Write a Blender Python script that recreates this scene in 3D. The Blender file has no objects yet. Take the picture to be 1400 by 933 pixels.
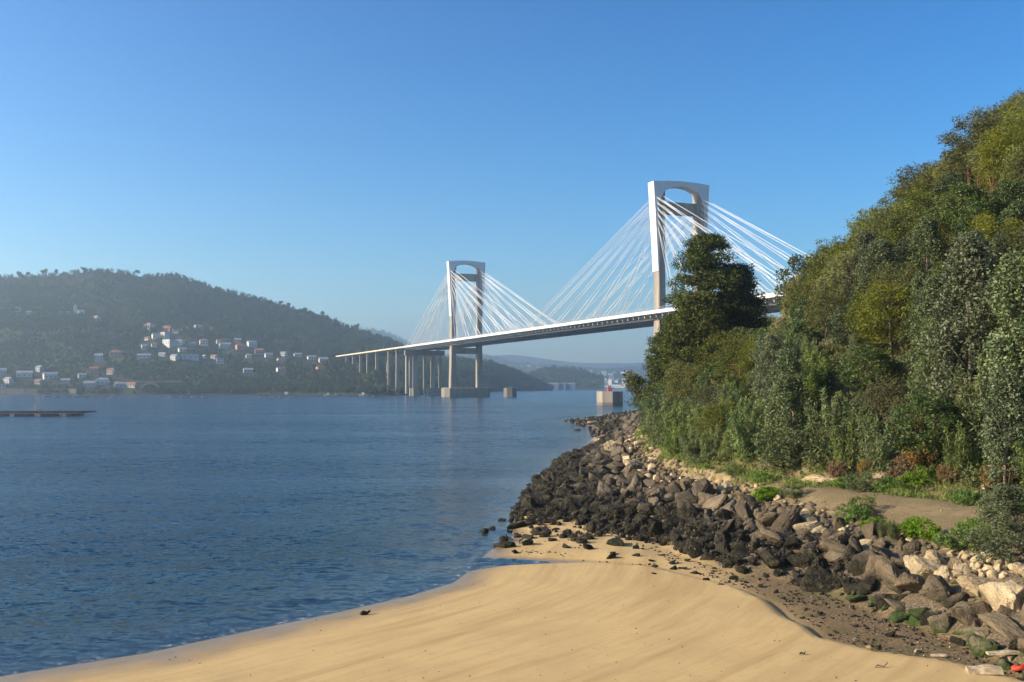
import bpy, math, random
import numpy as np
from mathutils import Vector, Matrix, Quaternion

random.seed(7)
RNG = np.random.default_rng(11)
SC = bpy.context.scene
COL = SC.collection

# ------------------------------------------------------------------ camera
CAMZ, FPX, CX, CY, HOR = 11.0, 1400.0, 700.0, 466.5, 527.0
TH = math.atan((HOR - CY) / FPX)
cam_d = bpy.data.cameras.new('camera')
cam = bpy.data.objects.new('camera', cam_d)
COL.objects.link(cam)
cam.location = (0, 0, CAMZ)
cam.rotation_euler = (math.pi / 2 + TH, 0, 0)
cam_d.sensor_width = 36.0
cam_d.lens = 36.0 * FPX / 1400.0
cam_d.clip_start = 0.5
cam_d.clip_end = 40000
SC.camera = cam

def ray(px, py):
    a, b = (px - CX) / FPX, (CY - py) / FPX
    return (a, math.cos(TH) - b * math.sin(TH), math.sin(TH) + b * math.cos(TH))

def on_z(px, py, z):
    dx, dy, dz = ray(px, py)
    t = (z - CAMZ) / dz
    return (dx * t, dy * t)

def at_y(px, py, Y):
    dx, dy, dz = ray(px, py)
    return (dx * Y / dy, Y, CAMZ + dz * Y / dy)

def project(x, y, z):
    z = z - CAMZ
    f = y * math.cos(TH) + z * math.sin(TH)
    u = -y * math.sin(TH) + z * math.cos(TH)
    return CX + FPX * x / f, CY - FPX * u / f

def z_of(py, Y):                       # height that shows at image row py at distance Y
    return at_y(CX, py, Y)[2]

# ------------------------------------------------------------------ mesh helpers
def fast_mesh(name, V, F):
    V = np.asarray(V, dtype=np.float32); F = np.asarray(F, dtype=np.int32)
    n, k = F.shape
    me = bpy.data.meshes.new(name)
    me.vertices.add(len(V)); me.vertices.foreach_set('co', V.ravel())
    me.loops.add(n * k); me.loops.foreach_set('vertex_index', F.ravel())
    me.polygons.add(n); me.polygons.foreach_set('loop_start', np.arange(n, dtype=np.int32) * k)
    me.update(calc_edges=True)
    return me

def smooth(me, on=True):
    me.polygons.foreach_set('use_smooth', np.full(len(me.polygons), on))
    return me

def link(name, me, mat=None, parent=None, loc=None):
    o = bpy.data.objects.new(name, me)
    COL.objects.link(o)
    if mat is not None and me is not None and len(me.materials) == 0:
        me.materials.append(mat)
    if parent is not None: o.parent = parent
    if loc is not None: o.location = loc
    return o

def tag(o, label=None, cat=None, group=None, kind=None):
    if label: o['label'] = label
    if cat: o['category'] = cat
    if group: o['group'] = group
    if kind: o['kind'] = kind
    return o

def empty(name, loc=(0, 0, 0), rz=0.0):
    o = bpy.data.objects.new(name, None)
    COL.objects.link(o)
    o.location = loc; o.rotation_euler = (0, 0, rz)
    o.empty_display_size = 0.5
    return o

def copy_tree(o, parent=None):
    kids = [c for c in KIDS(o)]
    c = o.copy(); COL.objects.link(c)
    if parent is not None: c.parent = parent
    for ch in kids: copy_tree(ch, c)
    return c

def KIDS(o):
    return list(o.children)

class MB:
    def __init__(s): s.v = []; s.f = []; s.m = []
    def add(s, vs, fs, m=0):
        b = len(s.v); s.v += [tuple(p) for p in vs]
        for f in fs: s.f.append(tuple(i + b for i in f)); s.m.append(m)
    def box(s, x0, x1, y0, y1, z0, z1, m=0):
        s.add([(x0, y0, z0), (x1, y0, z0), (x1, y1, z0), (x0, y1, z0), (x0, y0, z1), (x1, y0, z1), (x1, y1, z1), (x0, y1, z1)],
              [(0, 3, 2, 1), (4, 5, 6, 7), (0, 1, 5, 4), (1, 2, 6, 5), (2, 3, 7, 6), (3, 0, 4, 7)], m)
    def loft(s, rings, m=0, cap=True):
        n = len(rings[0]); vs = [p for r in rings for p in r]; fs = []
        for i in range(len(rings) - 1):
            for j in range(n):
                a, b = i * n + j, i * n + (j + 1) % n
                fs.append((a, b, b + n, a + n))
        if cap:
            fs.append(tuple(reversed(range(n)))); fs.append(tuple((len(rings) - 1) * n + j for j in range(n)))
        s.add(vs, fs, m)
    def tube(s, pts, rad, sides=6, m=0, cap=True):
        rings = []
        pts = [Vector(p) for p in pts]
        for i, p in enumerate(pts):
            d = (pts[min(i + 1, len(pts) - 1)] - pts[max(i - 1, 0)]).normalized()
            a = d.cross(Vector((0, 0, 1)) if abs(d.z) < 0.9 else Vector((1, 0, 0))).normalized()
            b = d.cross(a)
            r = rad[i] if hasattr(rad, '__len__') else rad
            rings.append([tuple(p + (a * math.cos(t) + b * math.sin(t)) * r) for t in [2 * math.pi * k / sides for k in range(sides)]])
        s.loft(rings, m, cap)
    def mesh(s, name, mats=None, smooth_=False):
        me = bpy.data.meshes.new(name)
        me.from_pydata(s.v, [], s.f)
        if mats:
            for mm in (mats if isinstance(mats, (list, tuple)) else [mats]): me.materials.append(mm)
            if isinstance(mats, (list, tuple)): me.polygons.foreach_set('material_index', s.m)
        me.update()
        if smooth_: smooth(me)
        return me
    def build(s, name, mats, parent=None, smooth_=False):
        return link(name, s.mesh(name, mats, smooth_), None, parent)

# ------------------------------------------------------------------ numpy noise
def _hash(ix, iy, seed):
    h = (ix.astype(np.int64) * 374761393 + iy.astype(np.int64) * 668265263 + seed * 1442695041) & 0x7fffffff
    h = (h ^ (h >> 13)) * 1274126177 & 0x7fffffff
    return ((h ^ (h >> 16)) & 0xffff) / 65535.0
def vnoise(x, y, seed=0):
    x = np.asarray(x, float); y = np.asarray(y, float)
    ix, iy = np.floor(x), np.floor(y); fx, fy = x - ix, y - iy
    fx = fx * fx * (3 - 2 * fx); fy = fy * fy * (3 - 2 * fy)
    a, b = _hash(ix, iy, seed), _hash(ix + 1, iy, seed)
    c, d = _hash(ix, iy + 1, seed), _hash(ix + 1, iy + 1, seed)
    return (a + (b - a) * fx) * (1 - fy) + (c + (d - c) * fx) * fy
def fbm(x, y, oct=4, seed=0):
    s, a, t = 0.0, 0.5, 0.0
    for i in range(oct):
        s = s + a * vnoise(np.asarray(x) * 2 ** i, np.asarray(y) * 2 ** i, seed + i); t += a; a *= 0.5
    return s / t - 0.5
def sstep(a, b, x):
    t = np.clip((x - a) / (b - a), 0, 1); return t * t * (3 - 2 * t)

def line_dist(P, X, Y):
    d = np.full(X.shape, 1e18)
    for (x0, y0), (x1, y1) in zip(P[:-1], P[1:]):
        ex, ey = x1 - x0, y1 - y0; L = ex * ex + ey * ey + 1e-9
        t = np.clip(((X - x0) * ex + (Y - y0) * ey) / L, 0, 1)
        d = np.minimum(d, (X - x0 - t * ex) ** 2 + (Y - y0 - t * ey) ** 2)
    return np.sqrt(d)
def inside(poly, X, Y):
    r = np.zeros(X.shape, bool); n = len(poly)
    for i in range(n):
        x0, y0 = poly[i]; x1, y1 = poly[(i + 1) % n]
        if y0 == y1: continue
        c = ((y0 > Y) != (y1 > Y)) & (X < (x1 - x0) * (Y - y0) / (y1 - y0) + x0)
        r ^= c
    return r

# ------------------------------------------------------------------ materials
class NT:
    def __init__(s, name):
        s.mat = bpy.data.materials.new(name); s.mat.use_nodes = True
        s.t = s.mat.node_tree; s.t.nodes.clear()
        s.out = s.n('ShaderNodeOutputMaterial')
    def n(s, t, **kw):
        nd = s.t.nodes.new(t)
        for k, v in kw.items(): setattr(nd, k, v)
        return nd
    def l(s, a, b): s.t.links.new(a, b)
    def val(s, sock, v):
        if hasattr(v, 'links'): s.l(v, sock)
        else: sock.default_value = v
    def noise(s, scale, vec=None, detail=4, rough=0.55, out='Fac'):
        nd = s.n('ShaderNodeTexNoise'); nd.inputs['Scale'].default_value = scale
        nd.inputs['Detail'].default_value = detail; nd.inputs['Roughness'].default_value = rough
        if vec is not None: s.l(vec, nd.inputs['Vector'])
        return nd.outputs[out]
    def pos(s): return s.n('ShaderNodeNewGeometry').outputs['Position']
    def mapping(s, vec, scale=(1, 1, 1), rot=(0, 0, 0)):
        m = s.n('ShaderNodeMapping'); m.inputs['Scale'].default_value = scale; m.inputs['Rotation'].default_value = rot
        s.l(vec, m.inputs['Vector']); return m.outputs[0]
    def ramp(s, fac, stops):
        r = s.n('ShaderNodeValToRGB'); e = r.color_ramp.elements
        while len(e) < len(stops): e.new(0.5)
        for i, (p, c) in enumerate(stops):
            e[i].position = p; e[i].color = (*c, 1) if len(c) == 3 else c
        s.l(fac, r.inputs[0]); return r.outputs[0]
    def mix(s, fac, a, b, blend='MIX'):
        m = s.n('ShaderNodeMix', data_type='RGBA', blend_type=blend)
        s.val(m.inputs[0], fac)
        for sock, v in ((m.inputs[6], a), (m.inputs[7], b)):
            if hasattr(v, 'links'): s.l(v, sock)
            else: sock.default_value = (*v, 1) if len(v) == 3 else v
        return m.outputs[2]
    def math(s, op, a, b=None, clamp=False):
        m = s.n('ShaderNodeMath', operation=op, use_clamp=clamp)
        s.val(m.inputs[0], a)
        if b is not None: s.val(m.inputs[1], b)
        return m.outputs[0]
    def maprange(s, v, a, b, c=0.0, d=1.0):
        m = s.n('ShaderNodeMapRange'); s.val(m.inputs[0], v)
        for i, x in enumerate((a, b, c, d)): m.inputs[i + 1].default_value = x
        return m.outputs[0]
    def attr(s, name):
        a = s.n('ShaderNodeAttribute'); a.attribute_name = name; return a.outputs['Fac']
    def bump(s, h, strength=0.5, dist=0.1, normal=None):
        b = s.n('ShaderNodeBump'); b.inputs['Strength'].default_value = strength; b.inputs['Distance'].default_value = dist
        s.l(h, b.inputs['Height'])
        if normal is not None: s.l(normal, b.inputs['Normal'])
        return b.outputs[0]
    def pbsdf(s, color, rough=0.8, spec=0.3, normal=None, finish=True):
        p = s.n('ShaderNodeBsdfPrincipled')
        if hasattr(color, 'links'): s.l(color, p.inputs['Base Color'])
        else: p.inputs['Base Color'].default_value = (*color, 1)
        s.val(p.inputs['Roughness'], rough); p.inputs['Specular IOR Level'].default_value = spec
        if normal is not None: s.l(normal, p.inputs['Normal'])
        if finish: s.l(p.outputs[0], s.out.inputs[0])
        return p

def plain(name, c, rough=0.8, var=0.25, scale=0.6, spec=0.25, streak=False):
    t = NT(name); v = t.pos()
    if streak: v = t.mapping(v, (1, 1, 0.12))
    n = t.noise(scale, v, 5)
    col = t.mix(t.maprange(n, 0.3, 0.7), tuple(x * (1 - var) for x in c), tuple(min(1, x * (1 + var)) for x in c))
    t.pbsdf(col, rough, spec); return t.mat

def leaf_mat(name, cols, rough=0.55, spec=0.3, trans=0.25, tint=0.35, hue=None):
    t = NT(name)
    isl = t.n('ShaderNodeNewGeometry').outputs['Random Per Island']
    rnd = t.n('ShaderNodeObjectInfo').outputs['Random']
    col = t.ramp(isl, [(i / (len(cols) - 1), c) for i, c in enumerate(cols)])
    tc = t.n('ShaderNodeTexCoord').outputs['Object']
    big = t.noise(0.55, tc, 2)
    col = t.mix(t.maprange(big, 0.35, 0.7, 0, 0.55), col, hue or tuple(min(1, x * 1.5) for x in cols[-1]))
    hsv = t.n('ShaderNodeHueSaturation')
    t.l(t.maprange(rnd, 0, 1, 0.488, 0.512), hsv.inputs['Hue'])
    t.l(t.maprange(t.math('FRACT', t.math('MULTIPLY', rnd, 7.31)), 0, 1, 1 - tint, 1 + tint), hsv.inputs['Value'])
    t.l(t.maprange(t.math('FRACT', t.math('MULTIPLY', rnd, 3.77)), 0, 1, 0.8, 1.15), hsv.inputs['Saturation'])
    t.l(col, hsv.inputs['Color']); col = hsv.outputs[0]
    p = t.pbsdf(col, rough, spec, finish=False)
    tr = t.n('ShaderNodeBsdfTranslucent'); t.l(col, tr.inputs[0])
    m = t.n('ShaderNodeMixShader'); m.inputs[0].default_value = trans
    t.l(p.outputs[0], m.inputs[1]); t.l(tr.outputs[0], m.inputs[2]); t.l(m.outputs[0], t.out.inputs[0])
    return t.mat

M = {}
M['bark'] = plain('bark', (0.10, 0.075, 0.055), 0.9, 0.4, 3, streak=True)
M['bark_grey'] = plain('bark_grey', (0.22, 0.18, 0.14), 0.9, 0.35, 3, streak=True)
M['euc'] = leaf_mat('leaf_eucalyptus', [(0.055, 0.08, 0.026), (0.11, 0.145, 0.058), (0.18, 0.21, 0.11)], 0.5, 0.35, 0.22, 0.25, (0.13, 0.15, 0.05))
M['acacia'] = leaf_mat('leaf_acacia', [(0.052, 0.07, 0.010), (0.11, 0.135, 0.021), (0.195, 0.205, 0.038)], 0.6, 0.2, 0.34, 0.35, (0.19, 0.18, 0.04))
M['laurel'] = leaf_mat('leaf_laurel', [(0.025, 0.045, 0.012), (0.05, 0.08, 0.02), (0.085, 0.115, 0.032)], 0.5, 0.35, 0.25, 0.3)
M['willow'] = leaf_mat('leaf_willow', [(0.06, 0.095, 0.024), (0.115, 0.155, 0.04), (0.18, 0.215, 0.07)], 0.6, 0.2, 0.3, 0.25)
M['gorse'] = leaf_mat('leaf_heath', [(0.06, 0.068, 0.02), (0.105, 0.115, 0.03), (0.16, 0.15, 0.05)], 0.7, 0.15, 0.25, 0.3)
M['pine'] = leaf_mat('leaf_pine', [(0.024, 0.036, 0.008), (0.052, 0.07, 0.015), (0.105, 0.12, 0.03)], 0.6, 0.2, 0.2, 0.15, (0.11, 0.12, 0.028))
M['cane'] = leaf_mat('leaf_cane', [(0.20, 0.16, 0.07), (0.32, 0.26, 0.12), (0.42, 0.35, 0.18)], 0.7, 0.15, 0.3, 0.15)
M['bright'] = leaf_mat('leaf_bright', [(0.06, 0.12, 0.012), (0.11, 0.20, 0.02), (0.17, 0.27, 0.03)], 0.6, 0.2, 0.35, 0.15)
M['grass'] = leaf_mat('grass_blades', [(0.06, 0.11, 0.012), (0.11, 0.18, 0.02), (0.20, 0.21, 0.05)], 0.7, 0.15, 0.3, 0.1)
M['tussock'] = leaf_mat('tussock_blades', [(0.06, 0.09, 0.03), (0.11, 0.14, 0.05), (0.2, 0.19, 0.09)], 0.7, 0.15, 0.3, 0.1)
M['litter'] = leaf_mat('undergrowth_leaves', [(0.035, 0.055, 0.012), (0.07, 0.09, 0.02), (0.12, 0.11, 0.035)], 0.7, 0.15, 0.2, 0.1)
M['dry'] = leaf_mat('dry_bracken', [(0.09, 0.055, 0.022), (0.15, 0.095, 0.042), (0.23, 0.155, 0.075)], 0.8, 0.1, 0.2, 0.15)
M['woodfar'] = leaf_mat('far_foliage', [(0.018, 0.03, 0.012), (0.035, 0.052, 0.02), (0.065, 0.082, 0.028)], 0.8, 0.1, 0.1, 0.1)
M['woodpale'] = leaf_mat('far_foliage_pale', [(0.05, 0.065, 0.02), (0.09, 0.105, 0.035), (0.13, 0.14, 0.05)], 0.8, 0.1, 0.15, 0.2)
M['concrete'] = plain('concrete', (0.29, 0.25, 0.20), 0.85, 0.3, 0.25, streak=True)
M['concrete_low'] = plain('concrete_stained', (0.24, 0.21, 0.165), 0.9, 0.25, 0.3, streak=True)
M['concrete_dark'] = plain('concrete_weathered', (0.17, 0.15, 0.13), 0.9, 0.2, 0.2, streak=True)
M['white'] = plain('white_paint', (0.62, 0.62, 0.62), 0.45, 0.05, 0.2)
M['greypaint'] = plain('pale_grey_paint', (0.50, 0.51, 0.52), 0.5, 0.06, 0.2)
M['under'] = plain('deck_underside', (0.40, 0.385, 0.36), 0.8, 0.2, 0.3)
M['asphalt'] = plain('asphalt', (0.05, 0.05, 0.05), 0.9, 0.2, 0.4)
M['steel'] = plain('galvanised_steel', (0.35, 0.36, 0.37), 0.5, 0.1, 1)
M['timber'] = plain('weathered_timber', (0.17, 0.105, 0.07), 0.85, 0.35, 1.2)
M['drift'] = plain('bleached_driftwood', (0.38, 0.30, 0.19), 0.85, 0.45, 6)
M['red'] = plain('red_paint', (0.55, 0.05, 0.03), 0.5, 0.1, 1)
M['green'] = plain('green_paint', (0.05, 0.25, 0.10), 0.5, 0.1, 1)
M['roof'] = plain('clay_tiles', (0.33, 0.13, 0.07), 0.85, 0.25, 0.5)
M['roofgrey'] = plain('grey_roof', (0.28, 0.28, 0.29), 0.8, 0.15, 0.5)
M['glass'] = plain('window_glass', (0.03, 0.04, 0.05), 0.15, 0.1, 1, 0.5)
M['plaster'] = plain('white_plaster', (0.50, 0.485, 0.45), 0.8, 0.06, 0.3)
M['cream'] = plain('cream_plaster', (0.60, 0.52, 0.40), 0.8, 0.08, 0.3)
M['pink'] = plain('terracotta_plaster', (0.46, 0.24, 0.17), 0.8, 0.1, 0.3)
M['greyp'] = plain('grey_plaster', (0.42, 0.41, 0.40), 0.8, 0.1, 0.3)
M['bluep'] = plain('slate_blue_cladding', (0.10, 0.14, 0.20), 0.6, 0.1, 0.3)
M['stone'] = plain('stone_masonry', (0.17, 0.145, 0.115), 0.9, 0.3, 0.8)

M['bark_red'] = plain('bark_red', (0.20, 0.095, 0.055), 0.9, 0.35, 3, streak=True)
def rock_mat(name, base_a, base_b, weed_top=None, algae=False, weed=(0.010, 0.009, 0.0065)):
    t = NT(name); v = t.pos()
    rnd = t.n('ShaderNodeObjectInfo').outputs['Random']
    ov = t.n('ShaderNodeTexCoord').outputs['Object']
    n1 = t.noise(1.3, ov, 6); n2 = t.noise(7.0, ov, 5, 0.7)
    col = t.mix(t.maprange(n1, 0.32, 0.68), base_a, base_b)
    tint = t.maprange(rnd, 0, 1, 0.85 if base_a[0] > .25 else 0.62, 1.25)
    mm = t.n('ShaderNodeMix', data_type='RGBA', blend_type='MULTIPLY'); mm.inputs[0].default_value = 1
    cmb = t.n('ShaderNodeCombineColor'); 
    for i in range(3): t.l(tint, cmb.inputs[i])
    t.l(col, mm.inputs[6]); t.l(cmb.outputs[0], mm.inputs[7]); col = mm.outputs[2]
    vor = t.n('ShaderNodeTexNoise'); vor.inputs['Scale'].default_value = 22; vor.inputs['Detail'].default_value = 3
    t.l(ov, vor.inputs['Vector'])
    col = t.mix(t.maprange(vor.outputs[0], 0.5, 0.7, 0, 0.5), col, (0.07, 0.06, 0.05))
    h = t.math('ADD', t.math('MULTIPLY', n1, 0.7), t.math('MULTIPLY', n2, 0.35))
    rough = 0.85
    if weed_top is not None:
        z = t.n('ShaderNodeSeparateXYZ'); t.l(v, z.inputs[0])
        zz = t.math('ADD', z.outputs[2], t.maprange(n1, 0, 1, -0.75, 0.75))
        zz = t.math('ADD', zz, t.maprange(rnd, 0, 1, -0.35, 0.35))
        f = t.maprange(zz, weed_top - 0.22, weed_top + 0.3, 1, 0)
        wc = t.mix(t.maprange(n2, 0.4, 0.65), weed, (0.05, 0.042, 0.018)) if not algae else t.mix(t.maprange(n2, 0.35, 0.6), (0.022, 0.03, 0.008), (0.06, 0.10, 0.018))
        col = t.mix(f, col, wc)
    nb = t.bump(h, 1.0, 0.4)
    t.pbsdf(col, rough, 0.3, nb); return t.mat
M['rock_weed'] = rock_mat('rock_seaweed', (0.085, 0.065, 0.045), (0.15, 0.118, 0.078), 1.95)
M['rock_brown'] = rock_mat('rock_brown', (0.105, 0.077, 0.044), (0.195, 0.148, 0.088), 1.25)
M['rock_pale'] = rock_mat('rock_pale', (0.34, 0.255, 0.14), (0.52, 0.415, 0.255), 0.2)
M['rock_algae'] = rock_mat('rock_algae', (0.13, 0.10, 0.065), (0.25, 0.195, 0.125), 0.95, True)
M['seaweed'] = leaf_mat('seaweed_fronds', [(0.008, 0.007, 0.004), (0.02, 0.016, 0.007), (0.06, 0.048, 0.016)], 0.5, 0.4, 0.05, 0.1)
M['weed'] = plain('wet_seaweed', (0.017, 0.014, 0.009), 0.6, 0.5, 6)
# ------------------------------------------------------------------ world and sun
SUN_TO = Vector((-1.0, -0.14, 0.0)).normalized()
SUN_EL = math.radians(24)
w = bpy.data.worlds.new('World'); SC.world = w; w.use_nodes = True
wt = w.node_tree; wt.nodes.clear()
sky = wt.nodes.new('ShaderNodeTexSky'); sky.sky_type = 'NISHITA'; sky.sun_disc = False
sky.sun_elevation = SUN_EL
sky.sun_rotation = math.atan2(SUN_TO.x, SUN_TO.y)
sky.air_density = 1.0; sky.dust_density = 1.0; sky.ozone_density = 3.0; sky.altitude = 0
bg = wt.nodes.new('ShaderNodeBackground'); bg.inputs[1].default_value = 0.058
wo = wt.nodes.new('ShaderNodeOutputWorld')
hs = wt.nodes.new('ShaderNodeHueSaturation'); hs.inputs['Saturation'].default_value = 1.36; hs.inputs['Hue'].default_value = 0.493
gm = wt.nodes.new('ShaderNodeGamma'); gm.inputs[1].default_value = 1.42
wt.links.new(sky.outputs[0], hs.inputs['Color']); wt.links.new(hs.outputs[0], gm.inputs[0]); wt.links.new(gm.outputs[0], bg.inputs[0]); wt.links.new(bg.outputs[0], wo.inputs[0])
sd = bpy.data.lights.new('sun', 'SUN'); so = bpy.data.objects.new('sun', sd); COL.objects.link(so)
sd.energy = 5.0; sd.angle = math.radians(0.5); sd.color = (1.0, 0.84, 0.62)
dirv = Vector((SUN_TO.x * math.cos(SUN_EL), SUN_TO.y * math.cos(SUN_EL), math.sin(SUN_EL)))
so.rotation_euler = dirv.to_track_quat('Z', 'Y').to_euler(); so.location = (-200, 0, 300)
SC.view_settings.view_transform = 'Standard'; SC.view_settings.look = 'None'
SC.view_settings.exposure = 0.9; SC.view_settings.gamma = 1.0; SC.view_settings.use_curve_mapping = False
SC.cycles.use_denoising = True
SC.cycles.max_bounces = 6; SC.cycles.diffuse_bounces = 2; SC.cycles.glossy_bounces = 2
SC.cycles.transmission_bounces = 3; SC.cycles.transparent_max_bounces = 8; SC.cycles.volume_bounces = 1
SC.cycles.caustics_reflective = False; SC.cycles.caustics_refractive = False
SC.cycles.use_adaptive_sampling = True; SC.cycles.adaptive_threshold = 0.02

# ------------------------------------------------------------------ near terrain
def L(pts, z): return [on_z(px, py, z) for px, py in pts]
L0 = [(3000, -600), (300, -300), (-60, 5), (-32, 27)][1:] + L([(0, 925), (200, 893), (330, 865), (450, 840), (560, 815), (620, 797), (646, 778), (652, 768),
      (672, 752), (700, 735), (702, 715), (716, 690), (736, 655), (772, 625), (800, 610), (812, 597), (806, 585), (772, 575.5)], 0) + [(30, 360), (60, 467), (92, 500), (150, 600), (270, 800), (600, 1100)]
L0[0] = (-300, -120)
L1 = [(24, -120), (21, 0), (19.5, 25)] + L([(1400, 915), (1310, 862), (1230, 838), (1160, 808)], 0.8) + L([(1100, 790), (1000, 772), (930, 748)], 0.6) + \
     L([(870, 727), (800, 716), (745, 712), (728, 697), (745, 662), (782, 631), (812, 614), (835, 600)], 0.35) + [(24, 230), (27, 280), (40, 350), (64, 465), (96, 498), (155, 598), (276, 797), (606, 1090)]
L2 = [(30, -120), (27, 0), (25, 22)] + L([(1400, 792), (1330, 764), (1240, 737), (1160, 712), (1060, 688), (1000, 668), (930, 650), (882, 624), (868, 600)], 2.6) + \
     [(25, 203), (37, 287), (69, 450), (100, 494), (160, 596), (282, 794), (612, 1080)]
L4 = [(46, -120), (41, 0), (37, 35)] + L([(1400, 688), (1250, 671), (1100, 656), (1000, 645), (950, 636), (906, 610), (893, 590)], 3.7) + \
     [(28, 203), (41, 287), (74, 450), (106, 490), (166, 593), (288, 790), (620, 1070)]
PATH = [(44, -60), (38, 0), (33, 38)] + L([(1400, 712), (1330, 703), (1240, 692), (1130, 680), (1050, 667), (985, 655), (935, 642), (898, 622), (884, 606)], 3.5) + [(24, 180), (27, 205), (40, 287)]
EDGE = L([(560, 800), (650, 771), (700, 767), (800, 768), (880, 773), (935, 786), (1000, 801), (1045, 822), (1062, 842), (1092, 856), (1112, 874), (1200, 897), (1300, 912), (1420, 945)], 0.45)
HUGE = [(4000, 1400), (4000, -800)]
Z1 = lambda Y: np.interp(Y, [30, 48, 60, 75, 100, 200], [0.75, 0.6, 0.45, 0.35, 0.3, 0.3])
SLOPE = lambda Y: np.interp(Y, [60, 75, 110, 140, 180, 230, 300, 500], [0.92, 0.92, 0.88, 0.80, 0.70, 0.56, 0.48, 0.42])

def polyc(Lx): return Lx + [(Lx[-1][0] + 3000, Lx[-1][1] - 10), (4000, -900), (Lx[0][0] + 10, -900)]
def near_ground(X, Y, detail=True):
    X = np.asarray(X, float); Y = np.asarray(Y, float)
    i0, i1, i2, i4 = (inside(polyc(q), X, Y) for q in (L0, L1, L2, L4))
    d0, d1, d2, d4 = (line_dist(q, X, Y) for q in (L0, L1, L2, L4))
    z1 = Z1(Y)
    z = -np.minimum(0.075 * d0 + 0.0006 * d0 ** 2, 9.0)
    t = d0 / (d0 + d1 + 1e-6); z = np.where(i0, z1 * np.sin(t * np.pi / 2) ** 0.9, z)
    t = d1 / (d1 + d2 + 1e-6); z = np.where(i1, z1 + (2.6 - z1) * t, z)
    t = d2 / (d2 + d4 + 1e-6); z = np.where(i2, 2.6 + 1.0 * np.sin(np.clip(t * 1.5, 0, 1) * np.pi / 2), z)
    s = SLOPE(Y)
    hz = 3.6 + s * np.maximum(d4 - 0.8, 0)
    hz = 60 - 60 * np.log1p(np.exp((60 - hz) / 10.0)) / 6.0 if False else np.where(hz < 45, hz, 45 + 22 * np.tanh((hz - 45) / 22))
    z = np.where(i4, hz, z)
    # camera knoll
    # sand bar edge and the lower flat behind it
    de = line_dist(EDGE, X, Y)
    ie = inside(EDGE + [(60, 20), (60, 200), (EDGE[0][0] - 3, 200)], X, Y)
    xe = sstep(6, 12, X)
    lower = (0.24 + 0.03 * xe) * sstep(0.0, 1, de / (0.4 + 1.8 * (1 - xe))) * (1 - (1 - xe) * sstep(2.2, 4.5, de)) * (1 - xe * sstep(6, 14, de) * 0.6)
    z = np.where(ie & i0 & ~i2, np.where(i1, z - lower * np.clip(1 - d1 / 3, 0, 1), z - lower), z)
    if detail:
        z = z + np.where(i0 & ~i1, 0.05 * fbm(X * 0.25, Y * 0.25, 3, 3) * np.clip(d0 / 3, 0, 1), 0)
        z = z + np.where(i1 & ~i2, 0.55 * fbm(X * 0.5, Y * 0.5, 4, 5), 0)
        z = z + np.where(i2 & ~i4, 0.35 * fbm(X * 0.45, Y * 0.45, 4, 9), 0)
        z = z + np.where(i4, (2.2 * fbm(X * 0.09, Y * 0.09, 4, 13)) * np.clip(d4 / 6, 0, 1) + 0.5 * fbm(X * .6, Y * .6, 3, 15), 0)
        z = z + np.where(~i0, 0.25 * fbm(X * 0.12, Y * 0.12, 3, 21) * np.clip(d0 / 6, 0, 1), 0)
    z = np.where(ie & i0 & ~i1 & (X > 5), np.maximum(z, 0.05 + 0.04 * fbm(X, Y, 2, 44)), z)
    kn = sstep(16, 6, Y) * sstep(14, 4, np.abs(X)); z = z * (1 - kn) + np.maximum(z, 9.2) * kn
    return z
def gz(x, y): return float(near_ground(np.array([x]), np.array([y]))[0])

def graded(lo, a, b, hi, step, grow):
    c = list(np.arange(a, b + 1e-6, step)); s = step; x = c[-1]
    while x < hi: s *= grow; x += s; c.append(min(x, hi))
    s = step; x = a; left = []
    while x > lo: s *= grow; x -= s; left.append(max(x, lo))
    return np.array(left[::-1] + c)
def grid_mesh(name, xs, ys, zf):
    X, Y = np.meshgrid(xs, ys); Z = zf(X, Y)
    V = np.stack([X.ravel(), Y.ravel(), Z.ravel()], 1)
    nx, ny = len(xs), len(ys)
    a = (np.arange(ny - 1)[:, None] * nx + np.arange(nx - 1)[None, :]).ravel()
    F = np.stack([a, a + 1, a + 1 + nx, a + nx], 1)
    return fast_mesh(name, V, F), V
def fattr(me, name, vals):
    a = me.attributes.new(name, 'FLOAT', 'POINT'); a.data.foreach_set('value', np.asarray(vals, np.float32))

xs = graded(-700, -36, 62, 700, 0.34, 1.06); ys = graded(-110, 28, 132, 1050, 0.34, 1.03)
gme, GV = grid_mesh('ground', xs, ys, near_ground)
X, Y, Z = GV[:, 0], GV[:, 1], GV[:, 2]
i0, i1, i2, i4 = (inside(polyc(q), X, Y) for q in (L0, L1, L2, L4))
d0, d1, d2, d4 = (line_dist(q, X, Y) for q in (L0, L1, L2, L4))
de = line_dist(EDGE, X, Y); ie = inside(EDGE + [(60, 20), (60, 200), (EDGE[0][0] - 3, 200)], X, Y)
fattr(gme, 'shore', np.where(i0, d0, -d0))
fattr(gme, 'mud', np.where(ie & i0 & ~i2, sstep(0.1, 0.9, de) * sstep(10.5, 14.5, X + 1.5 * fbm(X * .3, Y * .3, 3, 41)), 0))
fattr(gme, 'rubble', np.where(i1, np.where(i2, 1 - sstep(0, 1.2, d2), sstep(-0.3, 0.8, d1)), 0) + np.where(~i0 & (Y > 66) & (X > -8), 1 - sstep(0.5, 6, d0), 0) + np.where(i0 & ~i1 & (Y > 92), 1.0 - ((X - 15) ** 2 / 9 + (Y - 205) ** 2 / 700 < 1), 0))
fattr(gme, 'earth', np.where(i2, sstep(0.0, 1.0, d2), 0))
fattr(gme, 'path', sstep(1.5, 0.7, line_dist(PATH, X, Y) + 1.3 * fbm(X * .6, Y * .6, 4, 33)))
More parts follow.
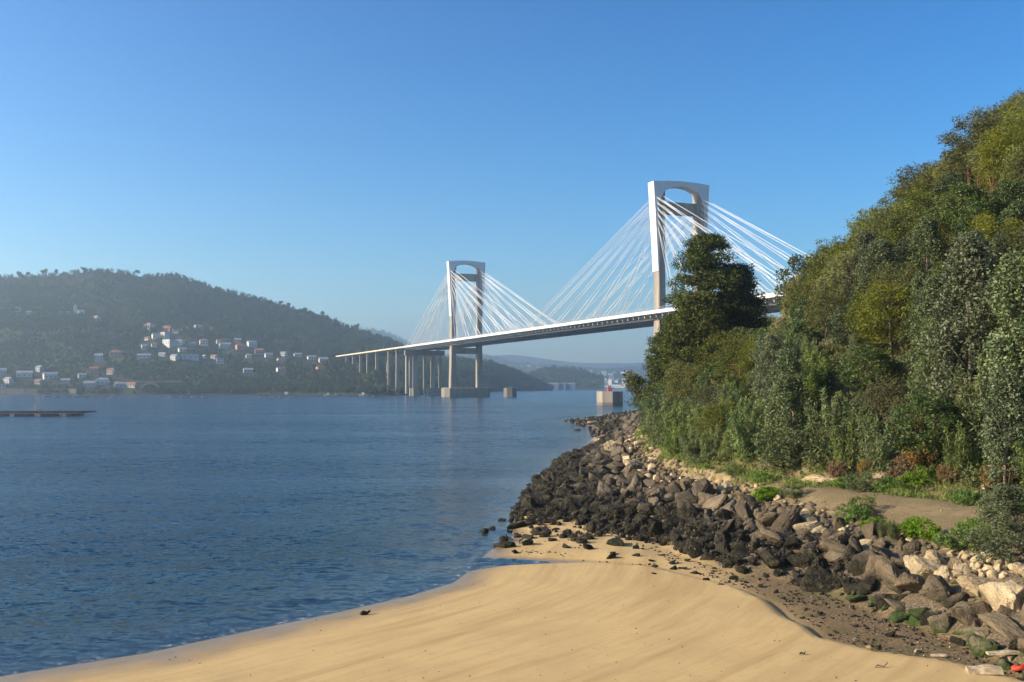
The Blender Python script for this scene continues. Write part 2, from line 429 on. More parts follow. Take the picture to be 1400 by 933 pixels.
fattr(gme, 'hill', np.where(i4, sstep(0.6, 3, d4 + 2 * fbm(X * .3, Y * .3, 3, 35)), 0))
smooth(gme)

t = NT('shore_ground'); v = t.pos()
sh = t.attr('shore')
cmb = t.n('ShaderNodeCombineXYZ'); sep = t.n('ShaderNodeSeparateXYZ'); t.l(v, sep.inputs[0])
t.l(t.math('MULTIPLY', sh, 0.9), cmb.inputs[0])
t.l(t.math('MULTIPLY', t.math('ADD', sep.outputs[0], t.math('MULTIPLY', sep.outputs[1], 0.5)), 0.07), cmb.inputs[1])
streak = t.noise(1.0, cmb.outputs[0], 5, 0.62)
fine = t.noise(9, v, 5, 0.7); med = t.noise(0.35, v, 4); grain = t.noise(60, v, 2)
sand = t.ramp(streak, [(0.25, (0.33, 0.21, 0.08)), (0.42, (0.47, 0.32, 0.13)), (0.55, (0.55, 0.385, 0.165)), (0.75, (0.41, 0.28, 0.115))])
sand = t.mix(t.maprange(med, 0.42, 0.7, 0, 0.5), sand, (0.42, 0.29, 0.13))
st2 = t.noise(1.0, t.mapping(cmb.outputs[0], (2.6, 0.9, 1)), 6, 0.7)
sand = t.mix(t.maprange(st2, 0.6, 0.74, 0, 0.55), sand, (0.27, 0.18, 0.085))
spk = t.noise(3.0, t.mapping(v, (1, 1, 1)), 6, 0.75)
sand = t.mix(t.maprange(spk, 0.56, 0.72, 0, 0.45), sand, (0.26, 0.185, 0.095))
sand = t.mix(t.maprange(grain, 0.3, 0.7, 0.0, 0.25), sand, (0.33, 0.235, 0.12))
wetn = t.math('ADD', sep.outputs[2], t.maprange(med, 0, 1, -0.06, 0.06))
wet = t.maprange(wetn, 0.03, 0.13, 1, 0)
sand = t.mix(t.math('MULTIPLY', wet, 0.62), sand, (0.13, 0.10, 0.065))
mudc = t.ramp(fine, [(0.3, (0.075, 0.046, 0.021)), (0.47, (0.15, 0.098, 0.046)), (0.58, (0.23, 0.155, 0.075)), (0.7, (0.40, 0.30, 0.17))])
mudc = t.mix(t.maprange(med, 0.5, 0.62, 0, 0.5), mudc, (0.085, 0.085, 0.022))
earthc = t.mix(t.maprange(fine, 0.35, 0.65), (0.115, 0.085, 0.038), (0.26, 0.197, 0.098))
pathc = t.mix(t.maprange(fine, 0.3, 0.7), (0.18, 0.128, 0.06), (0.30, 0.225, 0.115))
pathc = t.mix(t.maprange(t.noise(1.4, v, 5, 0.7), 0.48, 0.66, 0, 0.7), pathc, (0.13, 0.085, 0.042))
hillc = t.mix(t.maprange(med, 0.4, 0.6), (0.03, 0.042, 0.014), (0.07, 0.06, 0.028))
rubc = t.mix(t.maprange(fine, 0.4, 0.65), (0.045, 0.035, 0.024), (0.24, 0.18, 0.11))
col = t.mix(t.attr('mud'), sand, mudc)
rubm = t.math('MULTIPLY', t.attr('rubble'), t.maprange(t.noise(0.8, v, 3), 0.32, 0.5))
col = t.mix(rubm, col, rubc)
col = t.mix(t.attr('earth'), col, earthc)
col = t.mix(t.attr('path'), col, pathc)
col = t.mix(t.attr('hill'), col, hillc)
bh = t.math('ADD', t.math('MULTIPLY', fine, t.math('ADD', t.math('MULTIPLY', t.math('MAXIMUM', t.attr('mud'), t.attr('earth')), 1.0), 0.12)), t.math('ADD', t.math('MULTIPLY', streak, 0.10), t.math('MULTIPLY', t.noise(14, v, 3, 0.6), t.maprange(med, 0.35, 0.65, 0.03, 0.22))))
t.pbsdf(col, t.maprange(wet, 0, 1, 0.92, 0.28), 0.35, t.bump(bh, 0.6, 0.12))
M['ground'] = t.mat
ground = link('ground', gme, M['ground']); tag(ground, kind='structure')

# ------------------------------------------------------------------ water
wxs = graded(-9000, -36, 40, 9000, 0.5, 1.09); wys = graded(-110, 30, 110, 9000, 0.5, 1.06)
wme, WV = grid_mesh('water', wxs, wys, lambda X, Y: np.zeros_like(X))
gzv = near_ground(np.clip(WV[:, 0], -690, 690), np.clip(WV[:, 1], -105, 1040))
gzv = np.where((np.abs(WV[:, 0]) > 690) | (WV[:, 1] > 1040), -9, gzv)
fattr(wme, 'depth', -gzv)
smooth(wme)
t = NT('sea_water'); v = t.pos()
warp = t.noise(0.012, v, 3)
gust = t.maprange(t.noise(0.014, t.mapping(v, (0.4, 1.4, 1), (0, 0, 0.15)), 4, 0.6), 0.32, 0.68, 0.55, 2.3)
dep = t.attr('depth')
calm = t.maprange(dep, 0.0, 1.0, 0.12, 1.0)
def slope_noise(scale, mp, amp, detail):
    c = t.noise(scale, t.mapping(v, *mp), detail, 0.6, 'Color')
    s = t.n('ShaderNodeVectorMath', operation='SUBTRACT'); t.l(c, s.inputs[0]); s.inputs[1].default_value = (0.5, 0.5, 0.5)
    m = t.n('ShaderNodeVectorMath', operation='SCALE'); t.l(s.outputs[0], m.inputs[0]); m.inputs['Scale'].default_value = amp
    return m.outputs[0]
def vadd(a_, b_):
    s = t.n('ShaderNodeVectorMath', operation='ADD'); t.l(a_, s.inputs[0]); t.l(b_, s.inputs[1]); return s.outputs[0]
sl = vadd(slope_noise(2.3, ((0.6, 1.0, 1), (0, 0, 0.35)), 1.0, 3), slope_noise(6.5, ((0.7, 1, 1), (0, 0, -0.3)), 0.85, 3))
sl = vadd(sl, slope_noise(0.5, ((0.5, 1.0, 1), (0, 0, 0.2)), 0.42, 2))
ms = t.n('ShaderNodeVectorMath', operation='SCALE'); t.l(sl, ms.inputs[0]); t.l(t.math('MULTIPLY', gust, calm), ms.inputs['Scale'])
mf = t.n('ShaderNodeVectorMath', operation='MULTIPLY'); t.l(ms.outputs[0], mf.inputs[0]); mf.inputs[1].default_value = (1, 1, 0)
ma = t.n('ShaderNodeVectorMath', operation='ADD'); t.l(mf.outputs[0], ma.inputs[0]); ma.inputs[1].default_value = (0, 0, 1)
mn = t.n('ShaderNodeVectorMath', operation='NORMALIZE'); t.l(ma.outputs[0], mn.inputs[0]); nb = mn.outputs[0]
deep = t.mix(t.maprange(warp, 0.35, 0.65), (0.003, 0.026, 0.058), (0.005, 0.036, 0.075))
shal = t.mix(t.maprange(dep, 0.3, 2.8), (0.014, 0.042, 0.060), deep)
p = t.pbsdf(shal, 0.16, 0.2, nb, finish=False); p.inputs['IOR'].default_value = 1.333
tr = t.n('ShaderNodeBsdfTransparent'); tr.inputs[0].default_value = (0.72, 0.80, 0.80, 1)
g = t.n('ShaderNodeBsdfGlossy'); g.inputs['Roughness'].default_value = 0.06; t.l(nb, g.inputs['Normal'])
fr = t.n('ShaderNodeFresnel'); fr.inputs[0].default_value = 1.333; t.l(nb, fr.inputs['Normal'])
clear = t.n('ShaderNodeMixShader'); t.l(fr.outputs[0], clear.inputs[0]); t.l(tr.outputs[0], clear.inputs[1]); t.l(g.outputs[0], clear.inputs[2])
mx = t.n('ShaderNodeMixShader')
t.l(t.maprange(dep, 0.0, 1.05, 0.0, 1.0), mx.inputs[0]); t.l(clear.outputs[0], mx.inputs[1]); t.l(p.outputs[0], mx.inputs[2])
foamn = t.noise(2.2, t.mapping(v, (1, 1, 1)), 5, 0.7)
band = t.math('MULTIPLY', t.maprange(dep, 0.0, 0.012, 0, 1), t.maprange(dep, 0.02, 0.075, 1, 0))
fm = t.math('MULTIPLY', band, t.maprange(foamn, 0.52, 0.68, 0, 0.5))
fd = t.n('ShaderNodeBsdfDiffuse'); fd.inputs[0].default_value = (0.7, 0.72, 0.72, 1)
mf2 = t.n('ShaderNodeMixShader'); t.l(fm, mf2.inputs[0]); t.l(mx.outputs[0], mf2.inputs[1]); t.l(fd.outputs[0], mf2.inputs[2])
t.l(mf2.outputs[0], t.out.inputs[0])
water = link('water', wme, t.mat); tag(water, kind='structure')

# ------------------------------------------------------------------ far shores (radial columns of terrain around the bay)
def radial(name, pxs, ystab, yrtab, rows, fr, back, mat, ncol, nrow, amp, seed, fscale=0.02):
    """pxs: columns; ystab/yrtab: shore and ridge distance; rows: image rows along each column at fractions fr"""
    cols = np.linspace(pxs[0], pxs[-1], ncol)
    f = np.concatenate([np.linspace(0, 1, nrow), np.array([1.08, 1.2, 1.5])])
    Ys = np.interp(cols, pxs, ystab); Yr = np.interp(cols, pxs, yrtab)
    R = np.array([np.interp(cols, pxs, [r[k] for r in rows]) for k in range(len(fr))])      # fr x cols
    V = []
    fine_f = f[:nrow]
    rowz = np.array([[np.interp(ff, fr, R[:, c]) for c in range(ncol)] for ff in fine_f])
    YY = Ys[None, :] + f[:, None] * (Yr - Ys)[None, :]
    slope = (HOR - rowz) / FPX
    Zf = CAMZ + slope * YY[:nrow]
    Zf[0, :] = -3
    zr = Zf[-1, :]
    Zb = np.stack([zr * 0.97, zr * 0.8, zr * 0.2 - 5])
    ZZ = np.concatenate([Zf, Zb])
    XX = (cols[None, :] - CX) / FPX * YY
    env = np.sin(np.clip(f, 0, 1) * np.pi * 0.85)[:, None]
    ZZ = ZZ + amp * env * fbm(XX * fscale, YY * fscale, 4, seed) * np.clip(zr / 60, 0, 1)[None, :]
    ny = len(f)
    a = (np.arange(ny - 1)[:, None] * ncol + np.arange(ncol - 1)[None, :]).ravel()
    F = np.stack([a, a + 1, a + 1 + ncol, a + ncol], 1)
    me = smooth(fast_mesh(name, np.stack([XX.ravel(), YY.ravel(), ZZ.ravel()], 1), F))
    o = link(name, me, mat); tag(o, kind='structure')
    def sample(px, ff):
        c = np.interp(px, cols, np.arange(ncol)); r = np.interp(ff, f, np.arange(ny))
        c0 = np.clip(np.floor(c).astype(int), 0, ncol - 2); r0 = np.clip(np.floor(r).astype(int), 0, ny - 2)
        cu, ru = c - c0, r - r0
        def bl(A): return (A[r0, c0] * (1 - cu) + A[r0, c0 + 1] * cu) * (1 - ru) + (A[r0 + 1, c0] * (1 - cu) + A[r0 + 1, c0 + 1] * cu) * ru
        return bl(XX), bl(YY), bl(ZZ)
    return sample

t = NT('far_slopes'); v = t.pos()
nA, nB = t.noise(0.012, v, 4), t.noise(0.09, v, 4)
col = t.mix(t.maprange(nA, 0.42, 0.6), (0.02, 0.028, 0.011), (0.045, 0.055, 0.02))
col = t.mix(t.maprange(nB, 0.5, 0.7, 0, 0.7), col, (0.06, 0.052, 0.026))
t.pbsdf(col, 0.95, 0.1); M['farslope'] = t.mat

P = [-400, 0, 60, 130, 200, 240, 300, 350, 400, 450, 500, 540, 560, 600, 640, 665, 700, 740, 756]
ridge = [406, 381, 379, 371, 378, 378, 396, 409, 425, 438, 456, 470, 481, 491, 494, 495, 507, 526, 533]
low = {-400: (541, 528, 505, 480, 455), 200: (541, 528, 503, 477, 449), 300: (541, 528, 506, 486, 462), 350: (540, 528, 509, 491, 472), 450: (540, 526, 511, 496, 489),
       500: (540, 532, 514, 503, 497), 560: (541, 536, 527, 518, 510), 640: (537, 532, 526, 518, 511), 700: (535.1, 532, 527, 521, 516), 740: (534.1, 533, 531.5, 530, 529), 756: (534, 533.8, 533.6, 533.4, 533.2)}
lk = sorted(low)
rows = [tuple(np.interp(p, lk, [low[k][j] for k in lk]) for j in range(5)) + (r,) for p, r in zip(P, ridge)]
YS = list(np.interp(P, [-400, 0, 350, 520, 560, 600, 660, 700, 756], [1260, 1205, 1200, 1100, 1135, 1300, 1680, 1900, 2150]))
YR = list(np.interp(P, [-400, 500, 560, 665, 756], [1900, 1920, 1960, 2080, 2230]))
FRL = [0, 0.06, 0.2, 0.35, 0.5, 1.0]
hillL = radial('hills', P, YS, YR, rows, FRL, 900, M['farslope'], 260, 70, 22, 51)
P2 = [690, 735, 755, 780, 800, 812, 825]
midhill = radial('hills', P2, [2500] * 7, [2950] * 7, [(533, 530, 526, 521, 516, r) for r in (531, 508, 504, 505, 508, 518, 532)], FRL, 500, M['farslope'], 60, 20, 8, 61)
P3 = [380, 430, 505, 530, 560, 600, 650, 690, 740, 780, 830, 885, 950, 1100, 1400]
r3 = [455, 452, 450, 454, 469, 487, 484, 492, 499, 503, 506, 502, 508, 500, 480]
farhill = radial('hills', P3, [3300] * 15, [5600] * 15, [(531.7, 529, 524, 518, 512 if r > 480 else 500, r) for r in r3], FRL, 900, M['farslope'], 160, 40, 40, 71, 0.006)
P4 = [300, 600, 700, 780, 860, 960, 1100, 1500]
farrange = radial('hills', P4, [6200] * 8, [7400] * 8, [(528, 524, 518, 513, 508, r) for r in (470, 490, 485, 496, 497, 492, 490, 480)], FRL, 900, M['farslope'], 120, 24, 50, 81, 0.004)

def find_f(sample, px, py):                 # how far up a slope the image row py lies
    fs = np.linspace(0.0, 1.0, 300); x, y, z = sample(np.full(300, px), fs)
    rows_ = HOR - FPX * (z - CAMZ) / y
    k = np.argmax(rows_ <= py) if (rows_ <= py).any() else 150
    return fs[k]
def at_slope(sample, px, py):
    f = find_f(sample, px, py); x, y, z = sample(np.array([px], float), np.array([f])); return float(x[0]), float(y[0]), float(z[0])

# ------------------------------------------------------------------ haze
hb = MB(); hb.box(-5500, 6500, -400, 8800, -12, 470)
t = NT('haze_air')
pv = t.n('ShaderNodeVolumePrincipled'); pv.inputs['Color'].default_value = (0.7, 0.88, 1.0, 1); pv.inputs['Density'].default_value = 0.0002
pv.inputs['Anisotropy'].default_value = 0.6
t.l(pv.outputs[0], t.out.inputs['Volume'])
haze = hb.build('haze', [t.mat]); tag(haze, kind='stuff')
# ------------------------------------------------------------------ bridge
NX, NY = 96.5, 588.0
FX, FY = -43.4, 964.0
SPAN = math.hypot(FX - NX, FY - NY)
EX, EY = (FX - NX) / SPAN, (FY - NY) / SPAN
bridge = empty('cable_stayed_bridge', (NX, NY, 0), math.atan2(-EX, EY))
tag(bridge, 'long cable-stayed motorway bridge with two portal towers crossing the blue strait', 'bridge')
SIDE = 147.0; A0, A1 = -330.0, SPAN + 535.0; HW = 22.0; DZ = 52.3
# deck: main cable-stayed part and approach viaducts
def deck_section(m, a0, a1, step, depth, zoff=0):
    n = max(1, int((a1 - a0) / step))
    prof = [(-HW, DZ), (-HW, DZ - 0.9), (-HW + 1.2, DZ - 1.6), (-15.5, DZ - depth), (15.5, DZ - depth), (HW - 1.2, DZ - 1.6), (HW, DZ - 0.9), (HW, DZ)]
    m.loft([[(x, a0 + (a1 - a0) * i / n, z) for x, z in prof] for i in range(n + 1)])
mb = MB(); deck_section(mb, -SIDE, SPAN + SIDE, 20, 2.7); 
for a in np.arange(-SIDE + 4, SPAN + SIDE, 7.0): mb.box(-HW + 1.3, HW - 1.3, a - 0.25, a + 0.25, DZ - 3.3, DZ - 1.9)
mb.box(-15.2, -13.6, -SIDE, SPAN + SIDE, DZ - 4.0, DZ - 2.3); mb.box(13.6, 15.2, -SIDE, SPAN + SIDE, DZ - 4.0, DZ - 2.3)
mb.box(-1, 1, -SIDE, SPAN + SIDE, DZ - 4.0, DZ - 2.3)
mb.build('deck', M['under'], bridge)
for a0, a1 in ((A0, -SIDE - 0.4), (SPAN + SIDE + 0.4, A1)):
    mb = MB(); deck_section(mb, a0, a1, 40, 2.6); mb.build('approach_viaduct', M['under'], bridge)
mb = MB(); mb.box(-HW + 0.6, HW - 0.6, A0, A1, DZ + 0.004, DZ + 0.06); mb.build('roadway', M['asphalt'], bridge)
for s in (-1, 1):
    mb = MB()
    x0, x1 = sorted((s * (HW - 0.35), s * (HW + 0.25)))
    mb.loft([[(s * HW - 0.3, a, DZ - 1.25), (s * HW + 0.3, a, DZ - 1.25), (s * HW + 0.3, a, DZ + 0.65), (s * HW - 0.3, a, DZ + 0.65)] for a in np.linspace(-SIDE, SPAN + SIDE, 30)])
    mb.build('edge_beam', M['white'], bridge)
    for a0, a1 in ((A0, -SIDE - .4), (SPAN + SIDE + .4, A1)):
        mb = MB(); mb.loft([[(s * HW - 0.3, a, DZ - 1.0), (s * HW + 0.3, a, DZ - 1.0), (s * HW + 0.3, a, DZ + 0.5), (s * HW - 0.3, a, DZ + 0.5)] for a in np.linspace(a0, a1, 12)])
        mb.build('parapet', M['cream'], bridge)
    mb = MB()
    for a in np.arange(-SIDE, SPAN + SIDE, 3.0): mb.box(s * HW - 0.07, s * HW + 0.07, a - 0.07, a + 0.07, DZ + 0.75, DZ + 2.2)
    for zz in (1.3, 2.15): mb.box(s * HW - 0.06, s * HW + 0.06, -SIDE, SPAN + SIDE, DZ + zz, DZ + zz + 0.12)
    mb.build('railing', M['steel'], bridge)

TOP = 128.0
STR = MB()
def tower(a):
    tw = empty('tower'); tw.parent = bridge; tw.location = (0, a, 0)
    for s in (-1, 1):
        mb = MB(); rings = []
        for z, c, wd, dp in ((8.8, 13.3, 5.4, 6.6), (30, 13.1, 5.0, 6.5), (51, 12.9, 4.7, 6.4), (77, 12.9, 4.6, 6.3), (110, 13.1, 5.2, 6.3), (122.5, 13.2, 5.6, 6.3)):
            x0, x1 = s * c - wd / 2, s * c + wd / 2
            ch = 0.5
            rings.append([(x0 + ch, -dp / 2, z), (x1 - ch, -dp / 2, z), (x1, -dp / 2 + ch, z), (x1, dp / 2 - ch, z), (x1 - ch, dp / 2, z), (x0 + ch, dp / 2, z), (x0, dp / 2 - ch, z), (x0, -dp / 2 + ch, z)])
        mb.loft(rings); mb.build('leg', M['concrete'], tw)
    # portal frame with arched opening
    out = [(-15.5, 76), (-16.1, 90), (-17.2, 110), (-18.0, 124), (-18.25, 127.3), (-9, 128.0), (0, 128.3), (9, 128.0), (18.25, 127.3), (18.0, 124), (17.2, 110), (16.1, 90), (15.5, 76)]
    inn = [(-14.6, 76), (-14.75, 90), (-14.9, 108), (-14.7, 115.5), (-11.2, 122.0), (-5.4, 124.7), (0, 125.4), (5.4, 124.7), (11.2, 122.0), (14.7, 115.5), (14.9, 108), (14.75, 90), (14.6, 76)]
    d = 3.45
    mb = MB(); rings = []
    for (ox, oz), (ix, iz) in zip(out, inn): rings.append([(ox, -d, oz), (ix, -d, iz), (ix, d, iz), (ox, d, oz)])
    mb.loft(rings); mb.build('portal_frame', M['white'], tw)
    mb = MB(); mb.box(-10.8, 10.8, -2.6, 2.6, 109.3, 116); mb.build('cross_beam', M['concrete'], tw)
    mb = MB(); mb.box(-10.9, 10.9, -2.7, 2.7, 40.5, 46.0); mb.build('cross_beam', M['concrete'], tw)
    mb = MB(); rings = []
    for z, g in ((-4, 0), (8.0, 0), (8.8, -0.7)):
        x, y, c = 22.5 + g, 9 + g, 4.2
        rings.append([(-x + c, -y, z), (x - c, -y, z), (x, -y + c, z), (x, y - c, z), (x - c, y, z), (-x + c, y, z), (-x, y - c, z), (-x, -y + c, z)])
    mb.loft(rings); mb.build('pile_cap', M['concrete_low'], tw)
    # stay cables
    for s in (-1, 1):
        for dirn in (-1, 1):
            reach = SIDE - 4 if (dirn < 0) == (a < 100) else SPAN / 2 - 4
            for k in range(12):
                q = k // 2; outer = k % 2
                fr_ = (q + (0.5 if outer else 0)) / 5.5
                da = dirn * (24 + (reach - 24) * fr_ ** 0.93)
                za = 98.5 + 20.0 * fr_ ** 0.8
                xa = s * (14.2 + (za - 77) / 50 * 2.6) if outer else s * (12.0 + 0.5)
                xd = s * (HW - 1.0) if outer else s * 15.9
                mbc = MB(); rc = 0.12 if a < 100 else 0.175
                mbc.tube([(xa, dirn * 3.0, za), (xd, da, DZ + 0.3)], rc, 5)
                mbc.build('stay_cable', M['white'], bridge).location = (0, a, 0)
                f2 = fr_ + .25 / 5.5; d2 = dirn * (24 + (reach - 24) * f2 ** 0.93); z2 = 98.5 + 20.0 * f2 ** 0.8
                x2 = s * (14.0 + (z2 - 77) / 50 * 2.5) if not outer else s * 12.3
                STR.tube([(x2, a + dirn * 3.0, z2), (s * (HW - 1.0) if not outer else s * 15.9, a + d2, DZ + 0.3)], rc, 5)
tower(0.0); tower(SPAN)
tag(STR.build('further_stay_cables', M['white'], bridge), kind='stuff')

def pier(a, x, wx, wy, zb, cap=False, par=bridge):
    mb = MB(); h = DZ - 2.7
    mb.loft([[(x - wx * g / 2, a - wy / 2, z), (x + wx * g / 2, a - wy / 2, z), (x + wx * g / 2, a + wy / 2, z), (x - wx * g / 2, a + wy / 2, z)] for z, g in ((zb, 1.0), (h - 3.5, 0.95), (h, 1.25))])
    o = mb.build('pier', M['concrete'], par)
    if cap:
        m2 = MB(); m2.loft([[(x - cx, a - cy, z), (x + cx, a - cy, z), (x + cx, a + cy, z), (x - cx, a + cy, z)] for z, cx, cy in ((-4, cap, 5.5), (7.2, cap, 5.5), (8, cap - .6, 4.9))])
        m2.build('pile_cap', M['concrete_low'], o)
# anchor pier at the end of the far side span
aa = SPAN + SIDE
mb = MB(); mb.box(-HW + 0.5, HW + 0.5, aa - 3, aa + 3, DZ - 9.3, DZ - 4.05); mb.build('pier_head', M['concrete_dark'], bridge)
def apier(x, wx, cap=False):
    mb = MB(); mb.box(x - wx / 2, x + wx / 2, aa - 2.2, aa + 2.2, 2.0, DZ - 9.3); o = mb.build('pier', M['concrete'], bridge)
    if cap:
        m2 = MB(); c = 5.0
        m2.loft([[(x - cap + 1.5, aa - 6, z), (x + cap - 1.5, aa - 6, z), (x + cap, aa - 4.5, z), (x + cap, aa + 6, z), (x - cap, aa + 6, z), (x - cap, aa - 4.5, z)] for z in (-4, 8)])
        m2.build('pile_cap', M['concrete_low'], o)
for x, wx, cap in ((-19, 2.4, False), (-9.8, 4.6, 4.8), (0.5, 1.8, False), (9.8, 4.2, 8.0), (18, 2.6, False)): apier(x, wx, cap)
aN = -SIDE
mb = MB(); mb.box(-HW + 0.5, HW - 0.5, aN - 3, aN + 3, DZ - 9, DZ - 4.05); mb.build('pier_head', M['concrete_dark'], bridge)
for x in (-14, 14): mb = MB(); mb.box(x - 2.2, x + 2.2, aN - 2, aN + 2, -1, DZ - 9); mb.build('pier', M['concrete'], bridge)
for s_, zb in ((188, 4), (226, 10), (289, 18), (338, 26), (381, 30), (425, 36), (470, 42)):
    for x in ((-19.0, 6.0) if s_ in (226, 338) else (-19.0,)): pier(SPAN + s_, x, 3.6, 2.4, zb - 6)

def bridge_pt(x, a, z): return (NX + x * EY + a * EX, NY - x * EX + a * EY, z)
# lamp posts standing along the viaduct
lamp0 = empty('street_lamp')
mb = MB(); mb.tube([(0, 0, 0), (0, 0, 9.2)], [0.13, 0.08], 6); mb.build('pole', M['steel'], lamp0)
mb = MB(); mb.tube([(0, 0, 9.2), (0.5, 0, 9.6), (1.6, 0, 9.7)], [0.08, 0.07, 0.05], 6); mb.build('arm', M['steel'], lamp0)
mb = MB(); mb.loft([[(1.5, -.15, 9.62), (2.3, -.12, 9.66), (2.3, .12, 9.66), (1.5, .15, 9.62)], [(1.5, -.15, 9.8), (2.3, -.1, 9.76), (2.3, .1, 9.76), (1.5, .15, 9.8)]]); mb.build('lamp_head', M['greypaint'], lamp0)
for i, s_ in enumerate((165, 205, 245, 285, 330, 375, 420)):
    o = lamp0 if i == 0 else copy_tree(lamp0)
    o.location = bridge_pt(-12, SPAN + s_, DZ + 0.06); o.rotation_euler = (0, 0, math.atan2(-EX, EY))
    tag(o, 'slim steel lamp post standing on the far approach viaduct deck', 'street lamp', 'lamp posts along the far viaduct')

# ------------------------------------------------------------------ fender blocks in the water
def dolphin(px, py, r, h, lab, mat, sides=8, rot=0.0):
    x, y = on_z(px, py, 0)
    y += r
    o = empty('fender_block', (x, y, 0))
    tag(o, lab, 'fender block')
    mb = MB(); rr = [[(r * math.cos(rot + 2 * math.pi * k / sides), r * math.sin(rot + 2 * math.pi * k / sides), z) for k in range(sides)] for z in (1.6, h)]
    mb.loft(rr); mb.build('block', mat, o)
    mb = MB(); rr = [[(r * 1.004 * math.cos(rot + 2 * math.pi * k / sides), r * 1.004 * math.sin(rot + 2 * math.pi * k / sides), z) for k in range(sides)] for z in (-3, 1.62)]
    mb.loft(rr); mb.build('tide_stain', M['weed'] if False else M['concrete_dark'], o)
    mb = MB()
    for k in range(10):
        aa_ = 2 * math.pi * k / 10; mb.tube([(r * .88 * math.cos(aa_), r * .88 * math.sin(aa_), h), (r * .88 * math.cos(aa_), r * .88 * math.sin(aa_), h + 1.1)], 0.06, 5)
    mb.build('railing', M['steel'], o)
    return o
b1 = dolphin(835.5, 554.5, 7.4, 7.6, 'nearest beige concrete fender block in the water with a red beacon on top', M['concrete'], 8, 0.12)
mb = MB(); mb.tube([(-0.8, -1, 7.6), (-0.8, -1, 9.2), (-0.8, -1, 9.25), (-0.8, -1, 10.2)], [0.75, 0.75, 0.5, 0.5], 10); mb.tube([(-0.8, -1, 10.2), (-0.8, -1, 10.8)], [0.2, 0.2], 8); mb.build('beacon', M['red'], b1)
mb = MB(); mb.tube([(0.6, -1, 7.6), (0.6, -1, 9.4)], 0.5, 8); mb.build('cabinet', M['red'], b1)
b2 = dolphin(697.5, 543.2, 6.4, 8.4, 'far dark concrete fender block just right of the far tower base', M['concrete_dark'], 8, 0.3)
mb = MB(); mb.tube([(-1, -1, 8.4), (-1, -1, 10.4)], 0.5, 8); mb.tube([(1.6, -1, 8.4), (1.6, -1, 9.6)], 0.6, 8); mb.build('beacon', M['green'], b2)

# ------------------------------------------------------------------ mussel rafts
def raft(px, py, wid, dep_, lab, rz, mast=True, hut=False, top=1.7, pieces=(12, 18)):
    x, y = on_z(px, py, 0)
    o = empty('mussel_raft', (x, y, 0), rz); tag(o, lab, 'raft', 'mussel rafts moored in the bay')
    mb = MB()
    for k in range(pieces[0]):
        yy = -dep_ / 2 + dep_ * k / (pieces[0] - 1); mb.box(-wid / 2 + random.uniform(-.7, .7), wid / 2 + random.uniform(-.7, .7), yy - .16, yy + .16, top - .35, top)
    mb.build('long_beams', M['timber'], o)
    mb = MB()
    for k in range(pieces[1]):
        xx = -wid / 2 + wid * (k + .5) / pieces[1]; mb.box(xx - .12, xx + .12, -dep_ / 2 - random.uniform(.2, .8), dep_ / 2 + random.uniform(.2, .8), top + .004, top + .26)
    mb.build('cross_poles', M['timber'], o)
    for sx in (-.36, -.12, .12, .36):
        m2 = MB(); m2.tube([(wid * sx, -dep_ * .46, .35), (wid * sx, dep_ * .46, .15)], [.8, .8], 12); m2.build('float', M['under'], o)
    if mast:
        m2 = MB(); m2.tube([(0, 0, top), (0, 0, top + 5.4)], [.16, .09], 6)
        for s in (-1, 1): m2.tube([(s * 1.4, 0, top), (0, 0, top + 3.0)], .07, 5)
        m2.build('mast', M['drift'], o)
    if hut:
        m2 = MB(); m2.box(wid * .2, wid * .2 + 3, -1.5, 1.5, top + .26, top + 2.6); m2.build('hut', M['plaster'], o)
    return o
raft(48, 568.5, 38, 18, 'nearest brown timber mussel raft with a thin mast, at the left edge of the water', 0.04, top=1.3)
raft(84, 543.2, 38, 16, 'leftmost far mussel raft below the white shore houses', 0.02, False, False, 2.6, (5, 10))
raft(137, 543.0, 36, 14, 'low far mussel raft, second from left off the wooded shore', 0.0, False, False, 2.0, (5, 10))
raft(258, 543.5, 40, 18, 'far mussel raft with a short pole, off the dark arch on the shore', 0.03, True, False, 2.6, (5, 10))
raft(378, 543.4, 38, 18, 'far mussel raft carrying a small white hut', -0.02, False, True, 2.4, (5, 10))
raft(484, 542.8, 52, 12, 'long low raft near the shore, nearest to the bridge piers', 0.0, False, False, 1.8, (4, 12))
def boat(px, py, lab, s=1.0, rz=0.0):
    x, y = on_z(px, py, 0); o = empty('boat', (x, y, 0), rz); tag(o, lab, 'boat', 'small boats by the far shore'); o.scale = (s, s, s)
    mb = MB(); rings = []
    for xx, hw_, zb in ((-4, 1.1, .1), (-2, 1.5, -.2), (1, 1.5, -.2), (3, .9, .1), (4.6, .08, .6)): rings.append([(xx, -hw_ * .6, zb), (xx, hw_ * .6, zb), (xx, hw_, 1.3), (xx, -hw_, 1.3)])
    mb.loft(rings); mb.build('hull', M['plaster'], o)
    mb = MB(); mb.loft([[(-1.5, -.9, 1.31), (1.2, -.9, 1.31), (1.2, .9, 1.31), (-1.5, .9, 1.31)], [(-1.4, -.8, 2.9), (.7, -.8, 2.9), (.7, .8, 2.9), (-1.4, .8, 2.9)]]); mb.build('cabin', M['greyp'], o)
boat(449, 541.6, 'small white boat moored just left of the long low raft', 1.1)
boat(460, 541.4, 'small white boat moored by the left end of the long raft', 0.9, 0.3)
boat(497, 541.4, 'white cabin boat moored behind the right half of the long raft', 1.2, -0.2)

